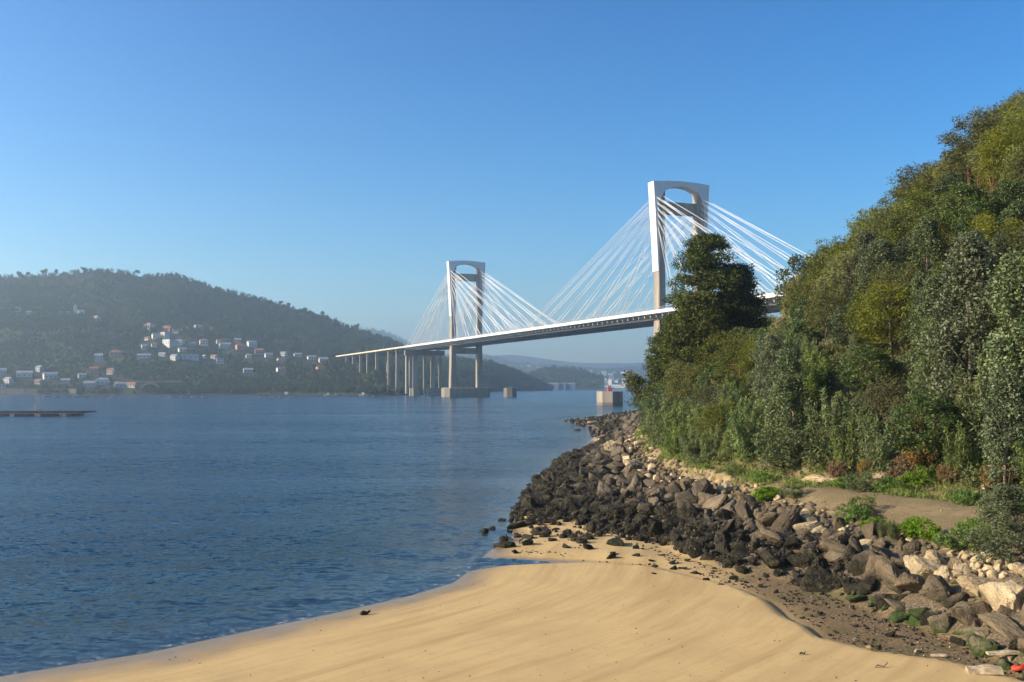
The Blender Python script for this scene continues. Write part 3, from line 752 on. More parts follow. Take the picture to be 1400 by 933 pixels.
# ------------------------------------------------------------------ houses on the far slope
def house(name, lab, px, py, wd, dp, h, roof, wall, rz=0.0, kind='gable', cat='house', wins=3, sample=hillL, group='houses on the far hillside', sink=1.5):
    x, y, z = at_slope(sample, px, py)
    o = empty(name, (x, y, z), rz + (.32 if rz >= 0 else 0)); tag(o, lab, cat, group)
    mb = MB(); mb.box(-wd / 2, wd / 2, -dp / 2, dp / 2, -sink * 3, h)
    if kind == 'gable': mb.add([(-wd / 2, -dp / 2, h), (-wd / 2, dp / 2, h), (-wd / 2, 0, h + dp * .28), (wd / 2, -dp / 2, h), (wd / 2, dp / 2, h), (wd / 2, 0, h + dp * .28)], [(0, 2, 1), (3, 4, 5)])
    mb.build('wall', M[wall], o)
    mb = MB(); e = 0.5
    if kind == 'gable':
        zt = h + dp * .28
        for s in (-1, 1):
            y0, y1 = s * (dp / 2 + e), 0
            za = h - e * .56 + .12
            mb.add([(-wd / 2 - e, y0, za), (wd / 2 + e, y0, za), (wd / 2 + e, 0, zt + .15), (-wd / 2 - e, 0, zt + .15), (-wd / 2 - e, y0, za + .3), (wd / 2 + e, y0, za + .3), (wd / 2 + e, 0, zt + .45), (-wd / 2 - e, 0, zt + .45)],
                   [(0, 1, 2, 3), (4, 7, 6, 5), (0, 4, 5, 1), (1, 5, 6, 2), (3, 7, 4, 0)])
    elif kind == 'hip':
        mb.add([(-wd / 2 - e, -dp / 2 - e, h + .01), (wd / 2 + e, -dp / 2 - e, h + .01), (wd / 2 + e, dp / 2 + e, h + .01), (-wd / 2 - e, dp / 2 + e, h + .01), (-wd / 4, 0, h + dp * .26), (wd / 4, 0, h + dp * .26)],
               [(0, 1, 5, 4), (1, 2, 5), (2, 3, 4, 5), (3, 0, 4), (3, 2, 1, 0)])
    else: mb.box(-wd / 2 - .3, wd / 2 + .3, -dp / 2 - .3, dp / 2 + .3, h + .004, h + .5)
    mb.build('roof', M[roof], o)
    fl = max(1, int(h // 3))
    for f_ in range(max(1, int(h / 3))):
        for k in range(wins):
            xx = -wd / 2 + wd * (k + .5) / wins; zz = 1.0 + f_ * 3.0
            mb = MB(); mb.box(xx - .75, xx + .75, -dp / 2 - .05, -dp / 2 + .05, zz, zz + 1.5); mb.build('window', M['glass'], o)
    return o
HS = [
 ('pale hip-roofed house alone highest on the left of the far slope', 22, 426, 15, 12, 6, 'roofgrey', 'plaster', .5, 'hip'),
 ('low grey house right of the highest left house', 41, 431, 16, 9, 4, 'roofgrey', 'greyp', .1, 'gable'),
 ('long pale house with flat roof high on the slope, left of the church tower', 87, 430, 17, 9, 5, 'roofgrey', 'plaster', 0, 'flat'),
 ('pale grey house beside the church tower on the far slope', 110, 431, 11, 10, 6, 'roofgrey', 'greyp', .3, 'gable'),
 ('bright white house with two wings above the dark wood, right of the church', 131, 438, 17, 11, 6, 'roof', 'plaster', -.5, 'hip'),
 ('big white hip-roofed villa topmost of the sunlit village', 204, 450, 18, 13, 8, 'roof', 'plaster', -.6, 'hip'),
 ('house with wide red tiled roof right of the topmost white villa', 230, 452, 18, 12, 6, 'roof', 'pink', -.4, 'hip'),
 ('tall narrow white house below the wide red roof', 225, 462, 12, 10, 9, 'roofgrey', 'plaster', -.6, 'flat'),
 ('largest white sunlit building of the village, long bare wall', 231, 472, 24, 12, 9, 'roofgrey', 'plaster', -.75, 'flat'),
 ('pale blue-grey block joined to the right of the largest white building', 246, 472, 13, 13, 9, 'roofgrey', 'greyp', -.1, 'flat'),
 ('small white shed below the topmost villa', 201, 465, 8, 6, 3.2, 'roof', 'plaster', -.4, 'gable'),
 ('grey house behind trees, right of the wide red roof', 252, 453, 12, 9, 5, 'roofgrey', 'greyp', .2, 'gable'),
 ('white gabled house with dark roof, uphill in the middle of the village', 271, 452, 15, 11, 7, 'roofgrey', 'plaster', .4, 'gable'),
 ('little white house at the right end of the upper village row', 290, 453, 9, 8, 4, 'roof', 'plaster', .1, 'gable'),
 ('square cream house standing between the largest white building and the white terrace', 278, 472, 13, 11, 8, 'roof', 'cream', .1, 'hip'),
 ('grey low house half hidden left of the white terrace', 262, 473, 12, 8, 4, 'roofgrey', 'greyp', .2, 'gable'),
 ('white twin-gabled terrace left of the terracotta house', 307, 477, 18, 11, 7, 'roofgrey', 'plaster', .15, 'gable'),
 ('terracotta-walled house with red roof in the right part of the village', 328, 478, 14, 12, 7, 'roof', 'pink', .2, 'hip'),
 ('white house with steep roof right of and above the terracotta house', 344, 474, 15, 11, 7, 'roofgrey', 'plaster', .3, 'gable'),
 ('brownish house downhill right of the steep white house', 354, 484, 14, 10, 6, 'roof', 'pink', 0, 'gable'),
 ('pale house between the brownish house and the small bright white one', 367, 489, 12, 9, 5, 'roofgrey', 'greyp', .2, 'gable'),
 ('small bright white house among trees, right of the village', 388, 487, 10, 8, 4.5, 'roofgrey', 'plaster', -.5, 'gable'),
 ('low pale house third from the right of the village row', 407, 488, 13, 8, 4, 'roofgrey', 'greyp', .1, 'gable'),
 ('low grey-roofed house second from the right of the village row', 426, 492, 14, 9, 4, 'roofgrey', 'plaster', .15, 'gable'),
 ('low pale house nearest to the left end of the viaduct', 442, 495, 14, 9, 4.5, 'roofgrey', 'greyp', .1, 'gable'),
 ('narrow white three-storey house standing alone below the dark wood', 135, 494, 12, 10, 9, 'roofgrey', 'plaster', 0, 'gable'),
 ('wide brownish house right of the lone narrow white house', 158, 488, 19, 11, 7, 'roof', 'pink', .1, 'hip'),
 ('long low pale house midway between the brown house and the white hall', 197, 490, 20, 8, 4, 'roofgrey', 'greyp', 0, 'gable'),
 ('long white flat-roofed hall with dark window bands', 260, 491, 27, 10, 7, 'greypaint', 'greyp', 0, 'flat'),
 ('tiny bright white hut just right of the long white hall', 279, 490, 6, 5, 3, 'plaster', 'plaster', -.6, 'gable'),
 ('small white house with bright gable, second right of the long hall', 293, 491, 11, 8, 4, 'roof', 'plaster', -.5, 'gable'),
 ('pale grey block below the small bright gabled house', 301, 497, 12, 10, 8, 'roofgrey', 'greyp', 0, 'flat'),
 ('grey cottage low among the shore trees, right of the arch', 339, 510, 14, 9, 4, 'roofgrey', 'greyp', .1, 'gable'),
 ('white shore house at the left edge, above the other one', 2, 512, 13, 10, 6, 'roofgrey', 'plaster', .2, 'gable'),
 ('white shore house at the left edge, nearest the water', 2, 533, 13, 10, 8, 'roofgrey', 'plaster', 0, 'flat'),
 ('long white shore house with row of small windows', 34, 516, 22, 9, 6, 'roofgrey', 'plaster', .05, 'gable'),
 ('white gabled shore house right of the long white one', 69, 518, 19, 11, 6, 'roofgrey', 'plaster', .3, 'gable'),
 ('small grey shore hut between the gabled house and the waterside row', 90, 524, 12, 8, 4, 'roofgrey', 'greyp', 0, 'gable'),
 ('low white house leftmost of the waterside row above the rafts', 123, 529, 15, 9, 5, 'roofgrey', 'plaster', 0, 'gable'),
 ('white two-storey house with grey roof in the middle of the waterside row', 141, 526, 18, 10, 7, 'roofgrey', 'plaster', 0, 'hip'),
 ('grey stone house rightmost but one in the waterside row', 166, 530, 17, 9, 5, 'roofgrey', 'greyp', .1, 'gable'),
 ('small cream cottage at the right end of the waterside row', 181, 530, 13, 8, 4.5, 'roof', 'cream', -.2, 'gable'),
]
house_px = []
for lab, px, py, wd, dp, h, rf, wl, rz, kd in HS:
    house('house', lab, px, py, wd * .84, dp * .84, h * .84, rf, wl, rz, kd); house_px.append((px, py, wd))
TINY = []
rt = random.Random(9)
for k in range(34):
    if k < 22: px, py = rt.uniform(185, 455), 0; py = 448 + (px - 185) * .13 + rt.uniform(0, 40)
    else: px, py = rt.uniform(0, 185), rt.uniform(508, 533)
    if any(abs(px - a) < 9 and abs(py - b) < 7 for a, b, c in house_px): continue
    wl_ = rt.choice(('plaster', 'cream', 'greyp', 'pink')); rf_ = rt.choice(('roof', 'roofgrey'))
    o = house('house', 'x', px, py, rt.uniform(7, 11), 7, rt.choice((3.2, 5)), rf_, wl_, rt.uniform(-.5, .4), 'gable', wins=2); house_px.append((px, py, 9)); TINY.append((o, px, py, wl_, rf_))
# church tower
x, y, z = at_slope(hillL, 101.5, 431)
ch = empty('church_tower', (x, y, z), .2); tag(ch, 'slim grey church tower with a pointed cap high on the far slope', 'church tower')
mb = MB(); mb.box(-2.4, 2.4, -2.4, 2.4, -4, 13); mb.build('wall', M['plaster'], ch)
mb = MB(); mb.add([(-2.7, -2.7, 13), (2.7, -2.7, 13), (2.7, 2.7, 13), (-2.7, 2.7, 13), (0, 0, 18)], [(0, 1, 4), (1, 2, 4), (2, 3, 4), (3, 0, 4), (3, 2, 1, 0)]); mb.build('roof', M['roofgrey'], ch)
# railway arch and sea wall on the far shore
x, y, z = at_slope(hillL, 213, 532)
ar = empty('stone_arch', (x, y - 16, 1.5)); tag(ar, 'dark stone railway arch low on the far shore', 'arch')
mb = MB(); rings = []
for k in range(13):
    a_ = math.pi * k / 12; rings.append([(11 * math.cos(a_), -2, 11 * math.sin(a_)), (13 * math.cos(a_), -2, 13 * math.sin(a_)), (13 * math.cos(a_), 4, 13 * math.sin(a_)), (11 * math.cos(a_), 4, 11 * math.sin(a_))])
mb.loft(rings); mb.build('arch_ring', M['stone'], ar)
mb = MB(); mb.box(-38, 38, -1.2, 3.2, 13.1, 14.6); mb.build('parapet', M['stone'], ar)
wl = MB()
pts = [at_slope(hillL, p, 537) for p in range(-60, 112, 12)]
for (xa, ya, za), (xb, yb, zb) in zip(pts[:-1], pts[1:]): wl.add([(xa, ya - 6, -2), (xb, yb - 6, -2), (xb, yb - 3, -2), (xa, ya - 3, -2), (xa, ya - 6, 7), (xb, yb - 6, 7), (xb, yb - 3, 7), (xa, ya - 3, 7)], [(0, 1, 5, 4), (4, 5, 6, 7), (2, 3, 7, 6), (1, 2, 6, 5), (3, 0, 4, 7)])
tag(wl.build('sea_wall', M['stone']), 'grey stone sea wall below the white shore houses at the left', 'sea wall')

# ------------------------------------------------------------------ town across the bay
CITY = []
def block(px, py, wd, h, wall, roof='roofgrey', dp=14, sample=farhill, name='apartment_block', zoneword='', cat='building', rz=None):
    x, y, z = at_slope(sample, px, py)
    o = empty(name, (x, y, z), random.uniform(-.6, .1) if rz is None else rz)
    mb = MB(); mb.box(-wd / 2, wd / 2, -dp / 2, dp / 2, -8, h); mb.build('wall', M[wall], o)
    mb = MB(); mb.box(-wd / 2 - .3, wd / 2 + .3, -dp / 2 - .3, dp / 2 + .3, h + .004, h + .8); mb.build('roof', M[roof], o)
    CITY.append((o, px, py, zoneword, wall, h)); tag(o, 'x', cat); return o
rr = random.Random(5)
for k in range(46):
    px = rr.gauss(826, 24); px = min(max(px, 782), 884); py = rr.uniform(509, 528)
    block(px, py, rr.uniform(9, 20), rr.choice((6, 8, 9, 12, 20)), rr.choice(('plaster', 'plaster', 'cream', 'greyp', 'pink')))
for px, py, wd, h in ((772, 530.5, 90, 13), (786, 530.2, 60, 10), (805, 530.6, 60, 11), (822, 530.4, 46, 9), (846, 530.5, 55, 10), (797, 527, 48, 9)):
    block(px, py, wd, h, 'plaster', 'greypaint', 24, farhill, 'port_shed', cat='shed')
for k in range(12): block(rr.uniform(690, 745), rr.uniform(497, 515), rr.uniform(16, 26), rr.uniform(7, 11), 'plaster', 'roof', name='house', cat='house')
for px, wd in ((752, 46), (763, 40), (775, 44)):
    x, y = at_y(px, 532, 2440)[:2]
    o = empty('harbour_warehouse', (x, y, 0.5), -.2); CITY.append((o, px, 528, 'w', 'bluep', 14)); tag(o, 'x', 'warehouse')
    mb = MB(); mb.box(-wd / 2, wd / 2, -12, 12, -3, 15); mb.build('wall', M['bluep'], o)
    mb = MB(); mb.box(-wd / 2 - .4, wd / 2 + .4, -12.4, 12.4, 15.004, 16); mb.build('roof', M['greypaint'], o)
# ------------------------------------------------------------------ rays onto the near ground
def hit(px, py, y0=34.0, y1=320.0, n=900):
    dx, dy, dz = ray(px, py)
    Yv = np.geomspace(y0, y1, n); tt = Yv / dy
    xx, zz = dx * tt, CAMZ + dz * tt
    g = np.maximum(near_ground(xx, Yv), -0.3)
    k = np.argmax(g >= zz)
    if not (g >= zz).any(): k = n - 1
    return float(xx[k]), float(Yv[k]), float(g[k])

# ------------------------------------------------------------------ foliage
def leaves(rng, C, R, per, w, l, out=0.5, up=0.0, flat=0.0, shell=0.55):
    C = np.repeat(np.asarray(C, float), per, 0); R = np.repeat(np.asarray(R, float), per, 0)
    n = len(C)
    d = rng.normal(size=(n, 3)); d /= np.linalg.norm(d, axis=1)[:, None]
    rad = shell + (1 - shell) * rng.random((n, 1)); rad *= (0.45 + 0.55 * rng.random((n, 1)) ** 0.4)
    p = C + d * R * rad * 1.15
    a = rng.normal(size=(n, 3)) + out * d; a[:, 2] += up
    a /= np.linalg.norm(a, axis=1)[:, None]
    nr = rng.normal(size=(n, 3)) * 0.8 + d * 0.9; nr[:, 2] += flat
    b = np.cross(a, nr); b /= np.linalg.norm(b, axis=1)[:, None] + 1e-9
    s = (0.65 + 0.7 * rng.random((n, 1)))
    a = a * l * s / 2; b = b * w * s / 2
    return np.stack([p - a, p + b - a * .15, p + a, p - b - a * .15], 1).reshape(-1, 3)
def quads(V): return np.arange(len(V), dtype=np.int32).reshape(-1, 4)

def proto(name, label, cat, V, mat, trunk, barkmat, crown_name='crown'):
    o = empty(name); tag(o, label, cat)
    if trunk is not None: trunk.build('trunk', barkmat, o, True)
    link(crown_name, fast_mesh(crown_name, V, quads(V)), mat, o)
    o.hide_render = False
    return o

def limbs(mb, rng, base, top, C, r0, nlimb, lean=0.0):
    pts = [(base[0] + (top[0] - base[0]) * f + rng.normal() * .12 * (f > 0), base[1] + (top[1] - base[1]) * f + rng.normal() * .12 * (f > 0), base[2] + (top[2] - base[2]) * f) for f in np.linspace(0, 1, 6)]
    mb.tube(pts, [r0 * (1 - 0.8 * f) for f in np.linspace(0, 1, 6)], 7)
    idx = rng.choice(len(C), min(nlimb, len(C)), replace=False)
    for i in idx:
        c = C[i]; f = np.clip((c[2] - base[2]) / (top[2] - base[2] + 1e-6) - 0.18 - 0.1 * rng.random(), 0.08, 0.92)
        s = [base[k] + (top[k] - base[k]) * f for k in range(3)]
        mid = [(s[k] * .5 + c[k] * .5) + rng.normal() * .12 for k in range(3)]
        mb.tube([s, mid, list(c)], [r0 * 0.36 * (1 - .6 * f), r0 * 0.2, r0 * 0.08], 5)

def mk_euc(seed, H=9.0, R=2.2):
    rng = np.random.default_rng(seed); C = []; n = 120
    for i in range(n):
        h = 0.06 + 0.92 * rng.random() ** 0.85; a = rng.random() * 2 * np.pi
        r = R * (1 - h) ** 0.55 * (0.55 + 0.5 * np.sqrt(rng.random())) * (0.75 + 0.35 * np.sin(3 * a + seed + h * 5)) + 0.1
        C.append((r * np.cos(a), r * np.sin(a), h * H))
    C = np.array(C); Rr = np.stack([np.full(n, .5), np.full(n, .5), np.full(n, .62)], 1) * (0.7 + 0.6 * rng.random((n, 1)))
    V = leaves(rng, C, Rr, 105, 0.10, 0.18, 0.4, -0.5)
    mb = MB(); limbs(mb, rng, (0, 0, -0.6), (0.2 * rng.normal(), 0.2 * rng.normal(), H * .95), C, 0.12, 24)
    return V, mb
def mk_dome(seed, H, R, z0, n, per, w, l, cr, trunk_r=0.14, squash=0.8, up=0.0, nl=26, holes=0.35):
    rng = np.random.default_rng(seed); C = []
    lob = rng.normal(size=(6, 3)); lob /= np.linalg.norm(lob, axis=1)[:, None]
    while len(C) < n:
        d = rng.normal(size=3); d /= np.linalg.norm(d)
        if d[2] < -0.9: continue
        bump = 0.74 + 0.36 * max(0, (lob @ d).max()) ** 3
        q = (1 - holes * rng.random() ** 2) * bump
        C.append((d[0] * R * q, d[1] * R * q, z0 + (H - z0) * (0.5 + 0.5 * d[2] * q)))
    C = np.array(C); Rr = np.array([[cr, cr, cr * squash]]) * (0.65 + 0.7 * rng.random((n, 1)))
    V = leaves(rng, C, Rr, per, w, l, 0.5, up)
    mb = MB(); limbs(mb, rng, (0, 0, -0.6), (0.2 * rng.normal(), 0.2 * rng.normal(), H * .8), C, trunk_r, nl)
    return V, mb
def mk_willow(seed, H=4.6, R=1.7):
    rng = np.random.default_rng(seed); C = []; Rr = []; mb = MB()
    for k in range(16):
        a = rng.random() * 2 * np.pi; r = R * np.sqrt(rng.random()); hh = H * (0.55 + 0.45 * rng.random()) * (1 - 0.3 * (r / R) ** 2)
        x, y = r * np.cos(a), r * np.sin(a)
        mb.tube([(x * .3, y * .3, -0.4), (x * .8, y * .8, hh * .5), (x * 1.1, y * 1.1, hh * .95)], [.05, .035, .012], 5)
        for f in np.linspace(.08, 1, 9):
            C.append((x * (.5 + .6 * f) + rng.normal() * .12, y * (.5 + .6 * f) + rng.normal() * .12, hh * f)); g = .5 * (1.25 - .85 * f); Rr.append((g, g, .42))
    V = leaves(rng, C, Rr, 52, 0.065, 0.26, 0.3, 1.1)
    return V, mb
def mk_pine(seed, H, R, lean=(0, 0), zlow=0.3, n=190, per=180):
    rng = np.random.default_rng(seed); C = []; Rr = []
    top = (lean[0], lean[1], H * .97)
    for i in range(n):
        h = zlow + (1 - zlow) * rng.random() ** 0.9
        a = rng.random() * 2 * np.pi
        prof = (np.sin(np.clip((1 - h) / (1 - zlow) * 1.25 + 0.26, 0, 1.75)) ** 0.8) * (0.72 + 0.28 * np.sin(2 * a + seed * 1.7 + h * 6))
        r = R * prof * (0.3 + 0.7 * np.sqrt(rng.random()))
        C.append((lean[0] * h + r * np.cos(a), lean[1] * h + r * np.sin(a), h * H + 0.12 * r)); g = 0.75 + 0.75 * rng.random(); Rr.append((g, g, g * .62))
    V = leaves(rng, C, Rr, per, 0.11, 0.40, 0.7, 0.45)
    mb = MB(); limbs(mb, rng, (0, 0, -1.0), top, np.array(C), 0.34, 42)
    return V, mb
def mk_cane(seed, H=4.2):
    rng = np.random.default_rng(seed); mb = MB(); C = []; Rr = []
    for k in range(46):
        a = rng.random() * 6.28; r = 1.5 * np.sqrt(rng.random()); hh = H * (.6 + .4 * rng.random()); x, y = r * np.cos(a), r * np.sin(a)
        mb.tube([(x, y, -.4), (x + rng.normal() * .15, y + rng.normal() * .15, hh)], [.025, .012], 4)
        C.append((x, y, hh * .93)); Rr.append((.14, .14, .42))
        for f in (.35, .55, .75): C.append((x, y, hh * f)); Rr.append((.26, .26, .4))
    return leaves(rng, C, Rr, 24, 0.06, 0.42, 0.2, 1.4), mb
def mk_tussock(seed, H=.9, n=420):
    rng = np.random.default_rng(seed); V = []
    for k in range(n):
        a = rng.random() * 6.28; s = H * (.6 + .5 * rng.random()); o = rng.random() * .12
        b = np.array([np.cos(a), np.sin(a), 0]); sd_ = np.array([-np.sin(a), np.cos(a), 0]) * .011
        q = rng.random() * .75
        p0 = b * o; p1 = b * (o + s * .3 * q) + np.array([0, 0, s * .62]); p2 = b * (o + s * .95 * q) + np.array([0, 0, s * (.95 - .45 * q)])
        V += [p0 - sd_, p0 + sd_, p1 + sd_, p1 - sd_, p1 - sd_, p1 + sd_, p2 + sd_ * .2, p2 - sd_ * .2]
    return np.array(V)

PROTO = {}
def reg(kind, name, cat, desc, mats, gens, bark='bark'):
    PROTO[kind] = dict(name=name, cat=cat, desc=desc, mat=M[mats], gens=gens, bark=M[bark], objs=[], n=0)
reg('euc', 'eucalyptus_tree', 'tree', 'blue-grey young eucalyptus', 'euc', [lambda: mk_euc(1), lambda: mk_euc(2, 9, 1.9), lambda: mk_euc(3, 9, 2.5), lambda: mk_euc(4, 9, 2.1)], 'bark_grey')
reg('acacia', 'acacia_tree', 'tree', 'olive-green feathery acacia', 'acacia', [lambda s=s: mk_dome(s, 7, 2.7, 0.6, 90, 95, .075, .24, .75) for s in (11, 12, 13, 14)])
reg('laurel', 'laurel_tree', 'tree', 'dark green dense laurel', 'laurel', [lambda s=s: mk_dome(s, 6, 2.4, 0.4, 85, 90, .11, .23, .62, holes=.3) for s in (21, 22, 23)])
reg('willow', 'willow_shrub', 'shrub', 'upright grey-green willow shrub', 'willow', [lambda s=s: mk_willow(s) for s in (31, 32, 33)], 'bark_grey')
reg('gorse', 'heath_shrub', 'shrub', 'brownish olive heath shrub', 'gorse', [lambda s=s: mk_dome(s, 2.6, 1.7, 0.1, 70, 75, .05, .17, .42, .05, up=.8, nl=10) for s in (41, 42)])
reg('pine', 'pine_tree', 'tree', 'tall dark pine', 'pine', [lambda: mk_pine(51, 24, 4.6), ])
reg('pineb', 'pine_tree', 'tree', 'dark pine', 'pine', [lambda: mk_pine(53, 16, 4.2, zlow=.2), lambda: mk_pine(54, 16, 3.8, (1.0, 0), zlow=.25)])
reg('pinelean', 'pine_tree', 'tree', 'leaning dark pine', 'pine', [lambda: mk_pine(55, 7, 2.2, (-3.4, -.5), zlow=.45, n=26, per=80)])
reg('cane', 'giant_cane', 'cane clump', 'straw-coloured cane clump', 'cane', [lambda s=s: mk_cane(s) for s in (61, 62)])
reg('bright', 'green_bush', 'bush', 'small bright green bush', 'bright', [lambda s=s: mk_dome(s, .85, .75, 0.0, 45, 55, .05, .10, .2, .02, nl=8) for s in (71, 72)])
reg('tuss', 'grass_tussock', 'tussock', 'grey-green spiky grass tussock', 'tussock', [lambda s=s: (mk_tussock(s), None) for s in (81, 82)])
reg('dry', 'dry_bracken', 'bracken', 'rust-brown dry bracken clump', 'dry', [lambda s=s: mk_dome(s, 1.5, 1.2, 0.0, 50, 55, .05, .2, .34, .03, nl=8) for s in (91, 92)])
reg('darkbush', 'dark_bush', 'bush', 'dull grey-green bush', 'willow', [lambda s=s: mk_dome(s, 1.1, .9, 0.0, 45, 60, .04, .12, .25, .02, nl=8, up=.6) for s in (95,)])

def mk_bare(seed, H=9):
    rng = np.random.default_rng(seed); mb = MB(); C = []
    top = np.array([rng.normal() * .5, rng.normal() * .5, H])
    for k in range(2):
        o_ = rng.normal(size=2) * .35
        pts = [(o_[0] + top[0] * f + rng.normal() * .08, o_[1] * (1 + f) + top[1] * f + rng.normal() * .08, -.8 + (H + .8) * f * (1 - .15 * k)) for f in np.linspace(0, 1, 7)]
        mb.tube(pts, [.11 * (1 - .8 * f) for f in np.linspace(0, 1, 7)], 6)
        for j in range(9):
            f = rng.uniform(.3, .95); b = np.array(pts[int(f * 6)]); a = rng.random() * 6.28; l = (1.1 - f) * 2.6 + .4
            e = b + np.array([np.cos(a) * l, np.sin(a) * l, l * .5]); mb.tube([tuple(b), tuple((b + e) / 2 + rng.normal(size=3) * .1), tuple(e)], [.04, .025, .008], 4)
            if f > .45: C.append(e)
    return leaves(rng, np.array(C), np.full((len(C), 3), .45), 45, .09, .2, .4, -.2), mb
reg('bare', 'thin_tree', 'tree', 'thin reddish-trunked tree with sparse leaves', 'acacia', [lambda s=s: mk_bare(s) for s in (101, 102, 103)], 'bark_red')
PLANTS = []          # (object, kind, height)
def plant(kind, x, y, z, H, wide=1.0, rz=None, label=None, group=None):
    P_ = PROTO[kind]; i = P_['n'] % len(P_['gens']); 
    base = {'euc': 9, 'acacia': 7, 'laurel': 6, 'willow': 4.6, 'gorse': 2.6, 'pine': 24, 'pineb': 16, 'pinelean': 7, 'cane': 4.2, 'bright': .85, 'tuss': .9, 'dry': 1.5, 'darkbush': 1.1, 'bare': 9}[kind]
    if P_['n'] < len(P_['gens']):
        V, mb = P_['gens'][i]()
        o = proto(P_['name'], P_['desc'], P_['cat'], V, P_['mat'], mb, P_['bark'], 'blades' if kind == 'tuss' else ('crown' if P_['cat'] == 'tree' else 'foliage'))
        P_['objs'].append(o)
    else: o = copy_tree(P_['objs'][RNG.integers(len(P_['objs']))])
    P_['n'] += 1
    s = H / base; o.location = (x, y, z); o.scale = (s * wide, s * wide, s); o.rotation_euler = (0, 0, RNG.random() * 6.28 if rz is None else rz)
    if label: tag(o, label, P_['cat'], group); 
    else: tag(o, 'x', P_['cat'])
    PLANTS.append((o, kind, H, label)); return o

RES = []             # reserved discs
def at(px, Y, dz=0.0):
    x = (px - CX) / FPX * Y * 1.0; return x, Y, gz(x, Y) + dz
def pl_at(kind, px, Y, top_py, wide=1.0, label=None, rad=2.5, rz=None):
    x, y, z = at(px, Y); H = z_of(top_py, Y) - z
    RES.append((x, y, rad)); return plant(kind, x, y, z - .1, H, wide, rz, label)
# tall trees at the point
pl_at('pine', 966, 140, 324, 1.35, 'tall dark pine standing above the point, in front of the near bridge tower', 4.5, 0.4)
pl_at('pineb', 1008, 142, 366, 1.35, 'second tall dark pine, right shoulder of the tallest one', 3.5, 1.0)
pl_at('pineb', 920, 150, 432, 1.3, 'broad dark pine left of the tallest one, hanging toward the water', 3, 0.0)
pl_at('pineb', 950, 135, 405, 1.2, 'bushy dark pine filling the space below the tallest pine', 3, 2.0)
pl_at('pineb', 908, 168, 458, 1.1, 'smaller pine leftmost at the point, behind the leaning one', 3, 3.0)
pl_at('pinelean', 901, 160, 512, 1.0, 'crooked pine leaning out over the water at the point', 2, 0.0)
pl_at('laurel', 900, 150, 530, 1.0, 'dark round laurel under the crooked leaning pine', 2)
pl_at('laurel', 915, 140, 520, 1.0, None, 2)
pl_at('acacia', 985, 130, 450, .8, None, 2)
pl_at('acacia', 940, 127, 490, .9, None, 2)
# right-hand young eucalyptus by the path
for px, Y, tp, wd, lb in ((1328, 75, 325, 1.15, 'tall blue-grey eucalyptus by the path, largest silvery crown'), (1396, 70, 345, 1.2, 'tall eucalyptus at the right edge behind the path'),
    (1375, 66, 505, 1.1, 'bushy silvery eucalyptus right of the largest one, at the path'), (1262, 84, 372, 1.1, 'tall eucalyptus left of the largest silvery one'), (1170, 88, 455, 1.1, 'silvery eucalyptus with green inner leaves above the path bend'),
    (1110, 87, 545, 1.2, 'broad eucalyptus shrub at the slope foot, left of the dark hollow'), (1225, 77, 560, .75, 'slim young eucalyptus beside the pale earth boulder'), (1060, 92, 545, 1.2, None), (1135, 97, 480, 1.15, None), (1215, 98, 380, 1.1, None),
    (1300, 92, 330, 1.1, None), (1370, 84, 320, 1.15, None)):
    pl_at('euc', px, Y, tp, wd, lb, 2.0)
x, y, z = hit(1378, 772); RES.append((x, y, 1.0)); plant('euc', x, y, z, 3.6, 1.9, 1.0, 'low spreading dark eucalyptus shrub among the pale boulders, right edge')
x, y, z = hit(1358, 745); plant('euc', x, y, z, 2.6, 1.7, 2.0, 'small eucalyptus shrub by the right end of the path')
for px, Y, tp in ((1330, 104, 215), (1345, 100, 225), (1362, 98, 210), (1376, 96, 235), (1390, 95, 205), (1318, 102, 260), (1352, 94, 255), (1382, 90, 275), (1240, 112, 300), (1290, 106, 262)): pl_at('bare', px, Y, tp, .9, None, .6)
# canes
for px, Y, tp, lb in ((1092, 172, 388, None), (1108, 168, 378, None), (1084, 165, 412, None), (1066, 160, 432, None), (1008, 126, 495, None), (985, 122, 515, None), (1022, 128, 478, None), (972, 118, 530, None), (1100, 176, 372, None), (1118, 170, 372, None)):
    pl_at('cane', px, Y, tp, 0.85, lb, 1.0)
pl_at('laurel', 1103, 190, 348, .9, 'dark tree on the skyline just right of the bridge cables', 2)
pl_at('laurel', 1096, 185, 380, .7, None, 2)
# foot shrubs
for px, Y, tp in ((915, 122, 540), (935, 112, 540), (960, 103, 545), (985, 100, 540), (1010, 97, 545), (925, 106, 575), (950, 99, 585), (975, 95, 580), (1000, 92, 590), (1030, 94, 555), (1035, 90, 600), (905, 128, 560), (1065, 100, 520), (1085, 88, 585), (1010, 110, 505), (980, 112, 520), (1045, 108, 500), (1085, 105, 490), (1140, 84, 590)):
    pl_at('willow', px, Y, tp, 1.25, None, 1.3)
